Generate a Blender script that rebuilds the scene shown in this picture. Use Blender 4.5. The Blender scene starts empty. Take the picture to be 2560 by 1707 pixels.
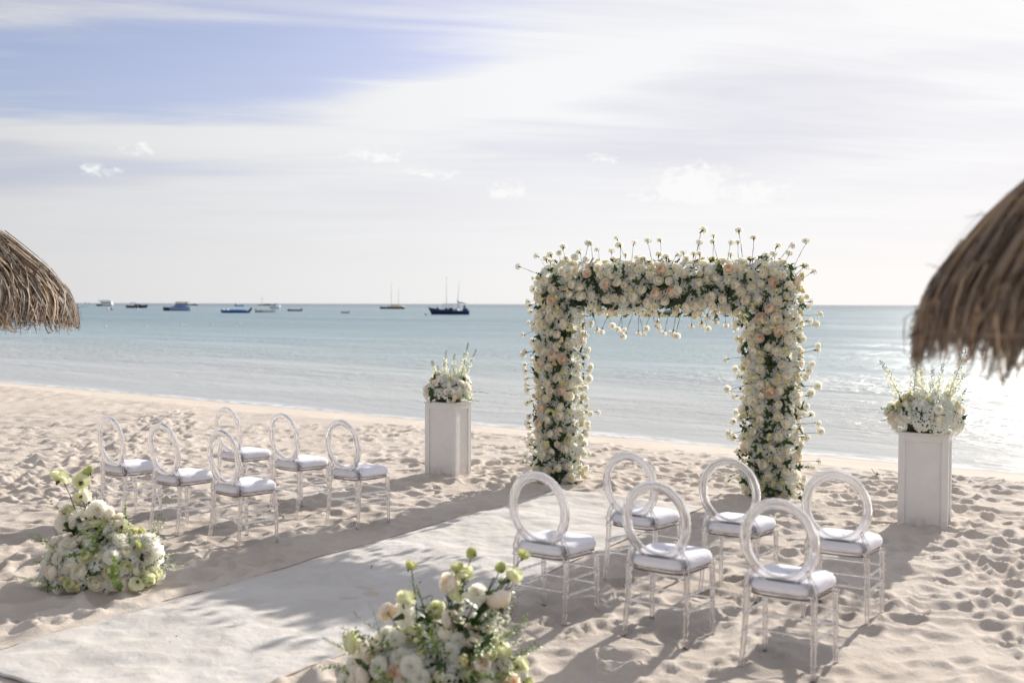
import bpy, math, random
import numpy as np
from mathutils import Vector, Matrix, Euler

scene = bpy.context.scene
COL = scene.collection
R = math.radians

# ------------------------------------------------------------------ camera
CAM_H = 1.9
cd = bpy.data.cameras.new('camera')
cd.sensor_width = 36.0
cd.lens = 2700.0 / 2560.0 * 36.0
cd.clip_start, cd.clip_end = 0.1, 80000.0
cam = bpy.data.objects.new('camera', cd)
COL.objects.link(cam)
PITCH = math.atan(93.2 / 2700.0)
cam.matrix_world = Matrix.Translation((0, 0, CAM_H)) @ Matrix.Rotation(math.pi / 2 - PITCH, 4, 'X') @ Matrix.Rotation(0.00265, 4, 'Z')
cd.dof.use_dof = True
cd.dof.focus_distance = 10.8
cd.dof.aperture_fstop = 1.8
scene.camera = cam

# ------------------------------------------------------------------ exposure
scene.view_settings.view_transform = 'Standard'
scene.view_settings.look = 'None'
scene.view_settings.exposure = 0.42
scene.view_settings.gamma = 1.0
scene.view_settings.use_curve_mapping = False
scene.render.engine = 'CYCLES'
cy = scene.cycles
cy.max_bounces, cy.transmission_bounces, cy.glossy_bounces, cy.diffuse_bounces = 24, 22, 6, 5
cy.transparent_max_bounces = 16
cy.sample_clamp_indirect = 6.0
cy.use_denoising = True
cy.caustics_refractive = False
cy.caustics_reflective = False

SUN_AZ, SUN_EL = R(33.6), R(24.2)
SUN_DIR = Vector((math.sin(SUN_AZ) * math.cos(SUN_EL), math.cos(SUN_AZ) * math.cos(SUN_EL), math.sin(SUN_EL)))

# ------------------------------------------------------------------ node expressions
class X:
    """a float socket that can be written in sums and products"""
    nt = None
    def __init__(s, sock): s.s = sock
    @staticmethod
    def m(op, *a, clamp=False):
        n = X.nt.nodes.new('ShaderNodeMath'); n.operation = op; n.use_clamp = clamp
        for i, v in enumerate(a):
            if isinstance(v, X): X.nt.links.new(v.s, n.inputs[i])
            else: n.inputs[i].default_value = v
        return X(n.outputs[0])
    def __add__(s, o): return X.m('ADD', s, o)
    __radd__ = __add__
    def __sub__(s, o): return X.m('SUBTRACT', s, o)
    def __rsub__(s, o): return X.m('SUBTRACT', o, s)
    def __mul__(s, o): return X.m('MULTIPLY', s, o)
    __rmul__ = __mul__
    def __truediv__(s, o): return X.m('DIVIDE', s, o)
    def exp(s): return X.m('EXPONENT', s)
    def pw(s, e): return X.m('POWER', s, e)
    def mx(s, o): return X.m('MAXIMUM', s, o)
    def mn(s, o): return X.m('MINIMUM', s, o)
    def clamp(s): return X.m('ADD', s, 0.0, clamp=True)
    def sm(s, a, b):
        n = X.nt.nodes.new('ShaderNodeMapRange'); n.interpolation_type = 'SMOOTHSTEP'
        X.nt.links.new(s.s, n.inputs[0]); n.inputs[1].default_value = a; n.inputs[2].default_value = b
        return X(n.outputs[0])

def comb(nt, x, y, z):
    n = nt.nodes.new('ShaderNodeCombineXYZ')
    for i, v in enumerate((x, y, z)):
        if isinstance(v, X): nt.links.new(v.s, n.inputs[i])
        else: n.inputs[i].default_value = v
    return n.outputs[0]

def noise(nt, vec, scale, detail=4.0, rough=0.5, dist=0.0):
    n = nt.nodes.new('ShaderNodeTexNoise')
    if vec is not None: nt.links.new(vec, n.inputs['Vector'])
    n.inputs['Scale'].default_value = scale; n.inputs['Detail'].default_value = detail
    n.inputs['Roughness'].default_value = rough; n.inputs['Distortion'].default_value = dist
    return X(n.outputs[0])

def mixc(nt, fac, a, b, blend='MIX'):
    n = nt.nodes.new('ShaderNodeMix'); n.data_type = 'RGBA'; n.blend_type = blend
    if isinstance(fac, X): nt.links.new(fac.s, n.inputs[0])
    else: n.inputs[0].default_value = fac
    for i, v in ((6, a), (7, b)):
        if isinstance(v, (tuple, list)): n.inputs[i].default_value = (*v[:3], 1.0)
        else: nt.links.new(v, n.inputs[i])
    return n.outputs[2]

# ------------------------------------------------------------------ sky
world = bpy.data.worlds.new('World'); scene.world = world
world.use_nodes = True
wt = world.node_tree; wt.nodes.clear(); X.nt = wt
tc = wt.nodes.new('ShaderNodeTexCoord')
sep = wt.nodes.new('ShaderNodeSeparateXYZ'); wt.links.new(tc.outputs['Generated'], sep.inputs[0])
dx, dy, dz = X(sep.outputs[0]), X(sep.outputs[1]), X(sep.outputs[2])
sky = wt.nodes.new('ShaderNodeTexSky'); sky.sky_type = 'NISHITA'; sky.sun_disc = False
sky.sun_elevation = SUN_EL; sky.sun_rotation = SUN_AZ
sky.air_density = 1.0; sky.dust_density = 1.2; sky.ozone_density = 2.0; sky.altitude = 0
az = X.m('ARCTAN2', dx, dy) * 57.2958
el = X.m('ARCSINE', dz) * 57.2958
den = dz.mx(0.0) + 0.07
cv = comb(wt, dx / den * 0.55, dy / den, 0.0)
n1 = noise(wt, cv, 0.9, 6, 0.52, 0.35)
cv2 = comb(wt, dx / den * 0.35 + 7.3, dy / den * 1.5, 3.1)
n2 = noise(wt, cv2, 1.7, 7, 0.58, 0.6)
def gauss(ca, ce, wa, we, tilt=0.0):
    a = (az - ca) / wa
    e = (el - ce - (az - ca) * tilt) / we
    return ((a * a + e * e) * -1.0).exp()
cv3 = comb(wt, dx / den * 0.42 + 2.0, dy / den * 1.5 - dx / den * 0.35, 9.0)
n3 = noise(wt, cv3, 1.5, 8, 0.6, 0.9)
wisp = (n3 - 0.5) * el.sm(3.0, 12.0)
nn = ((n1 - 0.5) * 1.0 + (n2 - 0.5) * 0.7) * (el.sm(0.5, 9.0) * 0.85 + 0.15)
sd = dx * SUN_DIR.x + dy * SUN_DIR.y + dz * SUN_DIR.z
cov = 0.84 + nn * 1.25 + wisp * 1.5
cov = cov - 0.85 * gauss(-20.0, 10.7, 15.0, 2.2, 0.10)
cov = cov - 0.40 * gauss(-13.0, 12.8, 15.0, 1.9, 0.05)
cov = cov - 0.22 * gauss(-14.0, 15.5, 15.0, 2.6, 0.04)
cov = cov - 0.5 * gauss(-27.0, 5.7, 6.0, 0.7, 0.04)
cov = cov - 0.36 * gauss(-19.0, 6.8, 6.0, 0.4, 0.03)
cov = cov + 0.6 * gauss(-15.0, 8.0, 13.0, 0.75, -0.01)
cov = cov + 0.75 * gauss(0.0, 11.0, 7.5, 1.3, 0.2)
cov = cov + 0.45 * (el * -0.33).exp() - el.sm(18.0, 55.0) * 0.3 + sd.sm(0.80, 0.99) * 0.7
cov = cov.sm(0.05, 0.98)
# brightness of the veil itself: grey-lavender where thin or shaded, white where it is thick and lit
tone = 0.60 + nn * 1.1 + wisp * 1.7 + 0.95 * gauss(0.5, 11.2, 7.5, 1.0, 0.2) - 0.45 * gauss(14.0, 9.8, 8.0, 2.2, 0.05) - 0.35 * gauss(5.0, 7.6, 8.0, 1.0, 0.03)
tone = (tone + 0.5 * (el * -0.42).exp() + 0.25 * gauss(-15.0, 8.0, 13.0, 0.75, -0.01) + 0.35 * gauss(27.0, 17.0, 12.0, 5.0, 0.0) - 0.6 * gauss(-23.0, 15.2, 11.0, 2.0, 0.03) - 0.25 * gauss(-25.0, 6.5, 8.0, 1.2, 0.03)).sm(0.0, 1.0)
# small heaped clouds low over the sea
cuv = comb(wt, az * 0.55, el * 0.9, 0.0)
cn = noise(wt, cuv, 2.6, 7, 0.6, 0.5)
cum = None
for (ca, ce, wa, we, k_) in ((-0.2, 5.9, 1.5, 0.6, .85), (4.7, 7.5, 0.9, 0.45, .8), (9.4, 6.0, 2.0, 1.25, 1.25), (12.6, 5.7, 1.7, 0.9, 1.0), (7.6, 5.6, 1.6, .5, .8), (-7.3, 7.6, 1.8, 0.6, .75),
                             (-4.2, 6.8, 1.6, 0.55, .7), (-20.8, 6.4, 1.5, 0.5, .62), (-19.0, 7.5, 1.1, 0.5, .6), (-46.0, 7.0, 4.0, 1.0, .8), (40.0, 6.5, 3.5, 1.0, .8), (75.0, 7.5, 4.0, 1.2, .8)):
    g_ = gauss(ca, ce, wa, we) * (el - (ce - we * 0.75)).sm(-0.15, 0.35) * k_
    cum = g_ if cum is None else cum.mx(g_)
cum = (cum * 0.95 + (cn - 0.5) * 2.4 * cum.sm(0.02, 0.3)).sm(0.26, 0.95)
glow = (sd * 0.5 + 0.5).mx(0.0).pw(1.6)
white = mixc(wt, tone, (5.5, 5.55, 5.98), (6.72, 6.76, 6.8))
bright = (glow * 0.957 + 0.215).mx(0.72).mn(1.04)
vm = wt.nodes.new('ShaderNodeVectorMath'); vm.operation = 'SCALE'
wt.links.new(white, vm.inputs[0]); wt.links.new(bright.s, vm.inputs['Scale'])
tint = mixc(wt, 1.0, sky.outputs[0], (0.92, 0.80, 0.90), 'MULTIPLY')
c1 = mixc(wt, cov.clamp() * 0.82 + 0.14, tint, vm.outputs[0])
c2 = mixc(wt, cum * 0.85, c1, (7.35, 7.3, 7.25))
bg = wt.nodes.new('ShaderNodeBackground'); bg.inputs['Strength'].default_value = 0.1
wt.links.new(c2, bg.inputs[0])
wo = wt.nodes.new('ShaderNodeOutputWorld'); wt.links.new(bg.outputs[0], wo.inputs[0])

# ------------------------------------------------------------------ sun
sl = bpy.data.lights.new('sun', 'SUN'); sl.energy = 4.7; sl.angle = R(0.6); sl.color = (1.0, 0.93, 0.83)
so = bpy.data.objects.new('sun', sl); COL.objects.link(so)
so.rotation_euler = SUN_DIR.to_track_quat('Z', 'Y').to_euler(); so.location = (8, 12, 9)

# ------------------------------------------------------------------ materials
def new_mat(name):
    m = bpy.data.materials.new(name); m.use_nodes = True
    nt = m.node_tree; nt.nodes.clear(); X.nt = nt
    out = nt.nodes.new('ShaderNodeOutputMaterial')
    return m, nt, out

def principled(nt, color, rough=0.5, spec=0.5, metal=0.0):
    p = nt.nodes.new('ShaderNodeBsdfPrincipled')
    if isinstance(color, (tuple, list)): p.inputs['Base Color'].default_value = (*color, 1.0)
    else: nt.links.new(color, p.inputs['Base Color'])
    p.inputs['Roughness'].default_value = rough
    p.inputs['Specular IOR Level'].default_value = spec
    p.inputs['Metallic'].default_value = metal
    return p

def bump(nt, h, strength, dist, normal=None):
    b = nt.nodes.new('ShaderNodeBump'); b.inputs['Strength'].default_value = strength; b.inputs['Distance'].default_value = dist
    nt.links.new(h.s, b.inputs['Height'])
    if normal is not None: nt.links.new(normal, b.inputs['Normal'])
    return b.outputs[0]

def paint_mat(name, color, rough=0.45, var=0.06, spec=0.4):
    m, nt, out = new_mat(name)
    t = nt.nodes.new('ShaderNodeTexCoord').outputs['Object']
    n = noise(nt, t, 9.0, 5, 0.6)
    c = mixc(nt, n.sm(0.3, 0.75), tuple(v * (1 - var) for v in color), tuple(min(1, v * (1 + var)) for v in color))
    if name == 'white_painted_wood':            # sand and damp rubbed into the foot of the boards, a few scuffs
        q = nt.nodes.new('ShaderNodeSeparateXYZ'); nt.links.new(t, q.inputs[0])
        st = X(q.outputs[2]).sm(.22, .0) * noise(nt, t, 14.0, 5, 0.7).sm(.35, .65)
        c = mixc(nt, st * 0.6, c, (0.50, 0.42, 0.35))
        c = mixc(nt, noise(nt, t, 22.0, 4, 0.75).sm(.66, .74) * 0.25, c, (0.45, 0.42, 0.40))
    p = principled(nt, c, rough, spec)
    nt.links.new(bump(nt, noise(nt, t, 60, 3), 0.15, 0.002), p.inputs['Normal'])
    nt.links.new(p.outputs[0], out.inputs[0])
    return m

def sand_mat():
    m, nt, out = new_mat('dry_sand')
    g = nt.nodes.new('ShaderNodeNewGeometry').outputs['Position']
    big = noise(nt, g, 0.9, 4, 0.55)
    fine = noise(nt, g, 240.0, 2, 0.6)
    mid = noise(nt, g, 28.0, 4, 0.6)
    c = mixc(nt, big.sm(0.3, 0.7), (0.585, 0.515, 0.455), (0.66, 0.592, 0.53))
    c = mixc(nt, (mid - 0.35) * 0.5, c, (0.57, 0.48, 0.405))
    c = mixc(nt, (fine - 0.5) * 1.1, c, (0.45, 0.37, 0.31))
    v = nt.nodes.new('ShaderNodeTexVoronoi'); v.inputs['Scale'].default_value = 7.0; nt.links.new(g, v.inputs['Vector'])
    sp = X(v.outputs['Distance']).sm(0.035, 0.012) * noise(nt, g, 3.0, 2).sm(0.52, 0.6)
    c = mixc(nt, sp * 0.8, c, (0.12, 0.08, 0.06))
    # wet strip by the water line
    s = nt.nodes.new('ShaderNodeSeparateXYZ'); nt.links.new(g, s.inputs[0])
    wz = X(s.outputs[2]) + (noise(nt, g, 0.8, 3) - 0.5) * 0.06
    c = mixc(nt, wz.sm(-0.36, -0.43) * 0.55, c, (0.36, 0.29, 0.23))
    p = principled(nt, c, 0.92, 0.25)
    b = bump(nt, fine * 0.5 + mid + noise(nt, g, 11.0, 5, 0.6), 0.6, 0.016)
    nt.links.new(b, p.inputs['Normal'])
    nt.links.new(p.outputs[0], out.inputs[0])
    return m

def water_mat():
    m, nt, out = new_mat('sea_water')
    g = nt.nodes.new('ShaderNodeNewGeometry').outputs['Position']
    s = nt.nodes.new('ShaderNodeSeparateXYZ'); nt.links.new(g, s.inputs[0])
    px, py = X(s.outputs[0]), X(s.outputs[1])
    off = px * 0.604 + py * 0.797          # metres from the beach along the shore normal
    along = px * 0.797 - py * 0.604
    pv = comb(nt, along * 0.012, off * 0.06, 0.0)
    patch = noise(nt, pv, 1.0, 5, 0.55, 0.4)
    pv2 = comb(nt, along * 0.05, off * 0.2, 4.0)
    patch2 = noise(nt, pv2, 1.0, 4, 0.55)
    pp = (patch * 0.65 + patch2 * 0.35).sm(0.36, 0.64)
    near = mixc(nt, (off + (patch - 0.5) * 14.0).sm(17.0, 46.0), (0.43, 0.44, 0.43), (0.265, 0.365, 0.395))
    far = mixc(nt, pp, (0.065, 0.16, 0.205), (0.17, 0.29, 0.33))
    far = mixc(nt, off.sm(260.0, 900.0), far, (0.03, 0.085, 0.12))
    c = mixc(nt, (off + (patch - 0.5) * 50.0).sm(30.0, 95.0), near, far)
    lace = noise(nt, comb(nt, along * 2.2, off * 5.0, 1.0), 1.0, 5, 0.65, 0.6)
    edge_ = off + (noise(nt, comb(nt, along * 0.22, 0.0, 3.0), 1.0, 3, 0.5) - 0.5) * 1.1
    foam = edge_.sm(16.95, 16.45) * lace.sm(0.40, 0.58)
    c = mixc(nt, foam, c, (0.80, 0.80, 0.79))
    p = principled(nt, c, 0.24, 0.5); p.inputs['IOR'].default_value = 1.33
    w1 = comb(nt, along * 0.8, off * 1.5, 0.0)
    w2 = comb(nt, along * 2.2, off * 4.0, 2.0)
    w3 = comb(nt, along * 0.05, off * 0.17, 5.0)
    calm = off.sm(16.0, 34.0) * 0.75 + 0.25
    amp = (patch2.sm(0.34, 0.6) * 0.7 + 0.3) * calm
    h = noise(nt, w1, 1.0, 5, 0.58, 0.3) * 0.52 * amp + noise(nt, w2, 1.0, 5, 0.62, 0.2) * 0.36 * amp + noise(nt, w3, 1.0, 3, 0.5) * 0.7
    nt.links.new(bump(nt, h, 1.0, 0.55), p.inputs['Normal'])
    nt.links.new(p.outputs[0], out.inputs[0])
    return m

def acrylic_mat():
    m, nt, out = new_mat('clear_acrylic')
    gl = nt.nodes.new('ShaderNodeBsdfGlass'); gl.inputs['IOR'].default_value = 1.47; gl.inputs['Roughness'].default_value = 0.015
    gl.inputs['Color'].default_value = (0.985, 0.98, 0.985, 1)
    tr = nt.nodes.new('ShaderNodeBsdfTransparent'); tr.inputs[0].default_value = (0.97, 0.965, 0.97, 1)
    mx = nt.nodes.new('ShaderNodeMixShader'); mx.inputs[0].default_value = 0.33
    nt.links.new(gl.outputs[0], mx.inputs[1]); nt.links.new(tr.outputs[0], mx.inputs[2])
    df = nt.nodes.new('ShaderNodeBsdfDiffuse'); df.inputs[0].default_value = (0.85, 0.85, 0.87, 1)
    m2 = nt.nodes.new('ShaderNodeMixShader'); m2.inputs[0].default_value = 0.01
    nt.links.new(mx.outputs[0], m2.inputs[1]); nt.links.new(df.outputs[0], m2.inputs[2])
    nt.links.new(m2.outputs[0], out.inputs[0])
    return m

def fabric_mat(name, color, wrinkle=14.0, bstr=0.25, grain=500.0):
    m, nt, out = new_mat(name)
    t = nt.nodes.new('ShaderNodeTexCoord').outputs['Object']
    n = noise(nt, t, 5.0, 4, 0.6)
    c = mixc(nt, n.sm(0.3, 0.7), tuple(v * 0.95 for v in color), color)
    p = principled(nt, c, 0.95, 0.06)
    b = bump(nt, noise(nt, t, wrinkle, 5, 0.55, 0.6), bstr, 0.02)
    b = bump(nt, noise(nt, t, grain, 2), 0.3, 0.001, b)
    nt.links.new(b, p.inputs['Normal'])
    nt.links.new(p.outputs[0], out.inputs[0])
    return m

def petal_mat(name, rim, heart, trans=0.42, spread=0.05):
    """petal colour runs from the heart of the bloom (attribute t=0) to the rim (t=1), each bloom a little different"""
    m, nt, out = new_mat(name)
    a = nt.nodes.new('ShaderNodeAttribute'); a.attribute_name = 't'
    oi = nt.nodes.new('ShaderNodeObjectInfo')
    c = mixc(nt, X(a.outputs['Fac']).clamp(), heart, rim)
    rnd = X(oi.outputs['Random'])
    c = mixc(nt, rnd * 0.5, c, tuple(min(1, v * k) for v, k in zip(rim, (0.995, 0.98, 0.94))))
    d = nt.nodes.new('ShaderNodeBsdfDiffuse'); nt.links.new(c, d.inputs[0])
    tl = nt.nodes.new('ShaderNodeBsdfTranslucent'); nt.links.new(c, tl.inputs[0])
    mx = nt.nodes.new('ShaderNodeMixShader'); mx.inputs[0].default_value = trans
    nt.links.new(d.outputs[0], mx.inputs[1]); nt.links.new(tl.outputs[0], mx.inputs[2])
    nt.links.new(mx.outputs[0], out.inputs[0])
    return m

def leaf_mat(name, a, b, trans=0.25):
    m, nt, out = new_mat(name)
    oi = nt.nodes.new('ShaderNodeObjectInfo')
    g = nt.nodes.new('ShaderNodeNewGeometry').outputs['Position']
    n = noise(nt, g, 30.0, 3)
    c = mixc(nt, (X(oi.outputs['Random']) * 0.6 + n * 0.5).clamp(), a, b)
    p = principled(nt, c, 0.4, 0.4)
    tl = nt.nodes.new('ShaderNodeBsdfTranslucent')
    c2 = mixc(nt, 1.0, c, (1.6, 1.9, 0.7), 'MULTIPLY'); nt.links.new(c2, tl.inputs[0])
    mx = nt.nodes.new('ShaderNodeMixShader'); mx.inputs[0].default_value = trans
    nt.links.new(p.outputs[0], mx.inputs[1]); nt.links.new(tl.outputs[0], mx.inputs[2])
    nt.links.new(mx.outputs[0], out.inputs[0])
    return m

def thatch_mat():
    m, nt, out = new_mat('dry_palm_thatch')
    a = nt.nodes.new('ShaderNodeAttribute'); a.attribute_name = 't'
    t = X(a.outputs['Fac'])
    r = nt.nodes.new('ShaderNodeValToRGB'); nt.links.new(t.s, r.inputs[0])
    e = r.color_ramp.elements
    e[0].position, e[0].color = 0.0, (0.075, 0.052, 0.038, 1)
    e[1].position, e[1].color = 1.0, (0.55, 0.42, 0.28, 1)
    for pos, c in ((0.3, (0.17, 0.125, 0.095)), (0.55, (0.27, 0.205, 0.155)), (0.8, (0.34, 0.22, 0.12))):
        q = e.new(pos); q.color = (*c, 1)
    p = principled(nt, r.outputs[0], 0.6, 0.35)
    tl = nt.nodes.new('ShaderNodeBsdfTranslucent'); nt.links.new(r.outputs[0], tl.inputs[0])
    mx = nt.nodes.new('ShaderNodeMixShader'); mx.inputs[0].default_value = 0.15
    nt.links.new(p.outputs[0], mx.inputs[1]); nt.links.new(tl.outputs[0], mx.inputs[2])
    nt.links.new(mx.outputs[0], out.inputs[0])
    return m

def runner_mat():
    m, nt, out = new_mat('runner_cloth')
    g = nt.nodes.new('ShaderNodeNewGeometry').outputs['Position']
    big = noise(nt, g, 1.6, 5, 0.6); fine = noise(nt, g, 330.0, 2, 0.6); mid = noise(nt, g, 45.0, 4, 0.6)
    c = mixc(nt, big.sm(0.35, 0.72), (0.60, 0.57, 0.54), (0.69, 0.665, 0.645))
    c = mixc(nt, (fine - 0.5) * 0.8, c, (0.55, 0.49, 0.44))
    c = mixc(nt, (noise(nt, g, 4.5, 6, 0.68) - 0.5) * 1.5, c, (0.58, 0.505, 0.44))
    p = principled(nt, c, 0.95, 0.15)
    b = bump(nt, noise(nt, g, 9.0, 5, 0.6, 0.5), 0.32, 0.04)
    nt.links.new(bump(nt, fine + mid, 0.5, 0.004, b), p.inputs['Normal'])
    nt.links.new(p.outputs[0], out.inputs[0])
    return m

M = {}
M['sand'] = sand_mat(); M['water'] = water_mat(); M['acrylic'] = acrylic_mat(); M['thatch'] = thatch_mat(); M['runner'] = runner_mat()
M['cushion'] = fabric_mat('white_cushion_cloth', (0.90, 0.89, 0.955), 11.0, 0.35)
M['rim'] = paint_mat('tinted_seat_edge', (0.22, 0.13, 0.12), 0.3)
M['white_wood'] = paint_mat('white_painted_wood', (0.75, 0.735, 0.725), 0.5, 0.03)
M['rose'] = petal_mat('white_rose_petals', (0.965, 0.95, 0.895), (0.95, 0.90, 0.74), .52)
M['peach'] = petal_mat('peach_rose_petals', (0.95, 0.90, 0.82), (0.93, 0.72, 0.53), .5)
M['blush'] = petal_mat('blush_rose_petals', (0.955, 0.925, 0.865), (0.94, 0.83, 0.70), .5)
M['carnation'] = petal_mat('carnation_petals', (0.96, 0.955, 0.915), (0.93, 0.91, 0.77), .52)
M['hydra'] = petal_mat('hydrangea_petals', (0.955, 0.96, 0.955), (0.80, 0.83, 0.62), 0.48)
M['bud'] = petal_mat('spray_rose_petals', (0.92, 0.88, 0.62), (0.86, 0.80, 0.42))
M['lisi'] = petal_mat('lisianthus_petals', (0.92, 0.92, 0.74), (0.66, 0.70, 0.32), 0.5)
M['green_bud'] = petal_mat('green_bud_petals', (0.68, 0.70, 0.36), (0.50, 0.56, 0.18), 0.45)
M['delph'] = petal_mat('larkspur_petals', (0.90, 0.91, 0.80), (0.66, 0.70, 0.38), 0.5)
M['leaf'] = leaf_mat('dark_leaf', (0.018, 0.040, 0.010), (0.055, 0.100, 0.022), .25)
M['leaf2'] = leaf_mat('fresh_leaf', (0.09, 0.15, 0.04), (0.20, 0.27, 0.08))
M['stem'] = leaf_mat('green_stem', (0.035, 0.05, 0.03), (0.06, 0.085, 0.04), 0.0)
M['stem2'] = leaf_mat('pale_stem', (0.16, 0.20, 0.07), (0.22, 0.27, 0.10), 0.0)
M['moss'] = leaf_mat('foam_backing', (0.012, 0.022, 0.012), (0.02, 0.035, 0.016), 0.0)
M['wood'] = paint_mat('weathered_pole', (0.16, 0.11, 0.08), 0.8, 0.2)
M['cord'] = paint_mat('brown_edge_thread', (0.36, 0.25, 0.17), 0.9, 0.2)
for nm, c in dict(b_white=(0.86, 0.86, 0.85), b_blue=(0.03, 0.12, 0.40), b_lightblue=(0.08, 0.33, 0.58), b_navy=(0.022, 0.035, 0.10), b_dark=(0.025, 0.028, 0.035), b_teal=(0.02, 0.17, 0.20),
                  b_orange=(0.62, 0.20, 0.10), b_red=(0.5, 0.06, 0.06), b_tan=(0.62, 0.50, 0.30), b_grey=(0.36, 0.36, 0.37), b_brown=(0.055, 0.03, 0.022), b_lav=(0.42, 0.43, 0.62)).items():
    M[nm] = paint_mat('boat_paint_' + nm[2:], c, 0.4, 0.08)

# ------------------------------------------------------------------ mesh helpers
class MB:
    def __init__(s): s.v = []; s.f = []; s.mi = []; s.t = []; s.smooth = True
    def add(s, verts, faces, mat=0, t=None):
        o = len(s.v); s.v.extend(tuple(v) for v in verts)
        s.f.extend(tuple(i + o for i in f) for f in faces); s.mi.extend([mat] * len(faces))
        s.t.extend(t if t is not None else [1.0] * len(verts))
        return o
    def box(s, lo, hi, mat=0, rot=None):
        x0, y0, z0 = lo; x1, y1, z1 = hi
        v = [(x0, y0, z0), (x1, y0, z0), (x1, y1, z0), (x0, y1, z0), (x0, y0, z1), (x1, y0, z1), (x1, y1, z1), (x0, y1, z1)]
        if rot is not None: v = [rot @ Vector(q) for q in v]
        s.add(v, [(0, 3, 2, 1), (4, 5, 6, 7), (0, 1, 5, 4), (1, 2, 6, 5), (2, 3, 7, 6), (3, 0, 4, 7)], mat)
    def tube(s, pts, rad, n=8, mat=0, cap=True, t=None):
        pts = [Vector(p) for p in pts]
        if not isinstance(rad, (list, tuple)): rad = [rad] * len(pts)
        vs, fs, ts = [], [], []
        up = None
        for i, p in enumerate(pts):
            d = (pts[min(i + 1, len(pts) - 1)] - pts[max(i - 1, 0)])
            if d.length < 1e-9: d = Vector((0, 0, 1))
            d.normalize()
            if up is None:
                up = Vector((1, 0, 0)) if abs(d.x) < 0.8 else Vector((0, 1, 0))
            a = (up - d * up.dot(d)).normalized(); b = d.cross(a); up = a
            for k in range(n):
                w = 2 * math.pi * k / n
                vs.append(p + (a * math.cos(w) + b * math.sin(w)) * rad[i])
        for i in range(len(pts) - 1):
            for k in range(n):
                fs.append((i * n + k, i * n + (k + 1) % n, (i + 1) * n + (k + 1) % n, (i + 1) * n + k))
        if cap:
            fs.append(tuple(range(n - 1, -1, -1))); fs.append(tuple((len(pts) - 1) * n + k for k in range(n)))
        s.add(vs, fs, mat, [1.0 if t is None else t] * len(vs))
    def ball(s, c, r, mat=0, nu=8, nv=5, t0=1.0, t1=1.0):
        c = Vector(c); r = r if isinstance(r, (tuple, list)) else (r, r, r)
        vs, fs, ts = [], [], []
        for j in range(nv + 1):
            th = math.pi * j / nv
            for i in range(nu):
                ph = 2 * math.pi * i / nu
                vs.append((c.x + r[0] * math.sin(th) * math.cos(ph), c.y + r[1] * math.sin(th) * math.sin(ph), c.z + r[2] * math.cos(th)))
                ts.append(t0 + (t1 - t0) * j / nv)
        for j in range(nv):
            for i in range(nu):
                fs.append((j * nu + i, (j + 1) * nu + i, (j + 1) * nu + (i + 1) % nu, j * nu + (i + 1) % nu))
        s.add(vs, fs, mat, ts)
    def mesh(s, name, mats):
        me = bpy.data.meshes.new(name)
        me.from_pydata(s.v, [], s.f)
        for m in (mats if isinstance(mats, (list, tuple)) else [mats]): me.materials.append(m)
        me.polygons.foreach_set('material_index', s.mi)
        me.polygons.foreach_set('use_smooth', [s.smooth] * len(s.f))
        at = me.attributes.new('t', 'FLOAT', 'POINT'); at.data.foreach_set('value', s.t)
        me.update()
        return me

def link(name, me, parent=None, mat=None):
    o = bpy.data.objects.new(name, me); COL.objects.link(o)
    if parent is not None: o.parent = parent
    if mat is not None: o.matrix_local = mat
    return o
def empty(name, loc, rz=0.0):
    o = bpy.data.objects.new(name, None); COL.objects.link(o)
    o.location = loc; o.rotation_euler = (0, 0, rz); o.empty_display_size = 0.1
    return o
def tag(o, label=None, cat=None, group=None, kind=None):
    if label: o['label'] = label
    if cat: o['category'] = cat
    if group: o['group'] = group
    if kind: o['kind'] = kind
    return o
def kids(o): return [c for c in bpy.data.objects if c.parent == o]
def bevel(o, w, seg=2):
    b = o.modifiers.new('bevel', 'BEVEL'); b.width = w; b.segments = seg; b.limit_method = 'ANGLE'; b.angle_limit = R(40)
    return o
def basis(n, spin=0.0, up=Vector((0, 0, 1))):
    """rotation whose +Z is n, spun about it"""
    q = Vector(n).normalized().to_track_quat('Z', 'Y').to_matrix()
    return (q @ Matrix.Rotation(spin, 3, 'Z')).to_4x4()
def place(p, n, spin=0.0, sc=1.0):
    return Matrix.Translation(p) @ basis(n, spin) @ Matrix.Scale(sc, 4)

# ------------------------------------------------------------------ the beach
def vnoise(x, y, seed):
    xi, yi = np.floor(x).astype(np.int64), np.floor(y).astype(np.int64)
    xf, yf = x - xi, y - yi
    def h(a, b):
        v = (a * 374761393 + b * 668265263 + seed * 974634777) & 0xFFFFFFFF
        v = ((v ^ (v >> 13)) * 1274126177) & 0xFFFFFFFF
        return ((v ^ (v >> 16)) & 0xFFFF) / 65535.0
    u, w = xf * xf * xf * (xf * (xf * 6 - 15) + 10), yf * yf * yf * (yf * (yf * 6 - 15) + 10)
    a = h(xi, yi) * (1 - u) + h(xi + 1, yi) * u
    b = h(xi, yi + 1) * (1 - u) + h(xi + 1, yi + 1) * u
    return (a * (1 - w) + b * w) * 2 - 1
def sstep(v, a, b):
    t = np.clip((v - a) / (b - a), 0, 1); return t * t * (3 - 2 * t)

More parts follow.
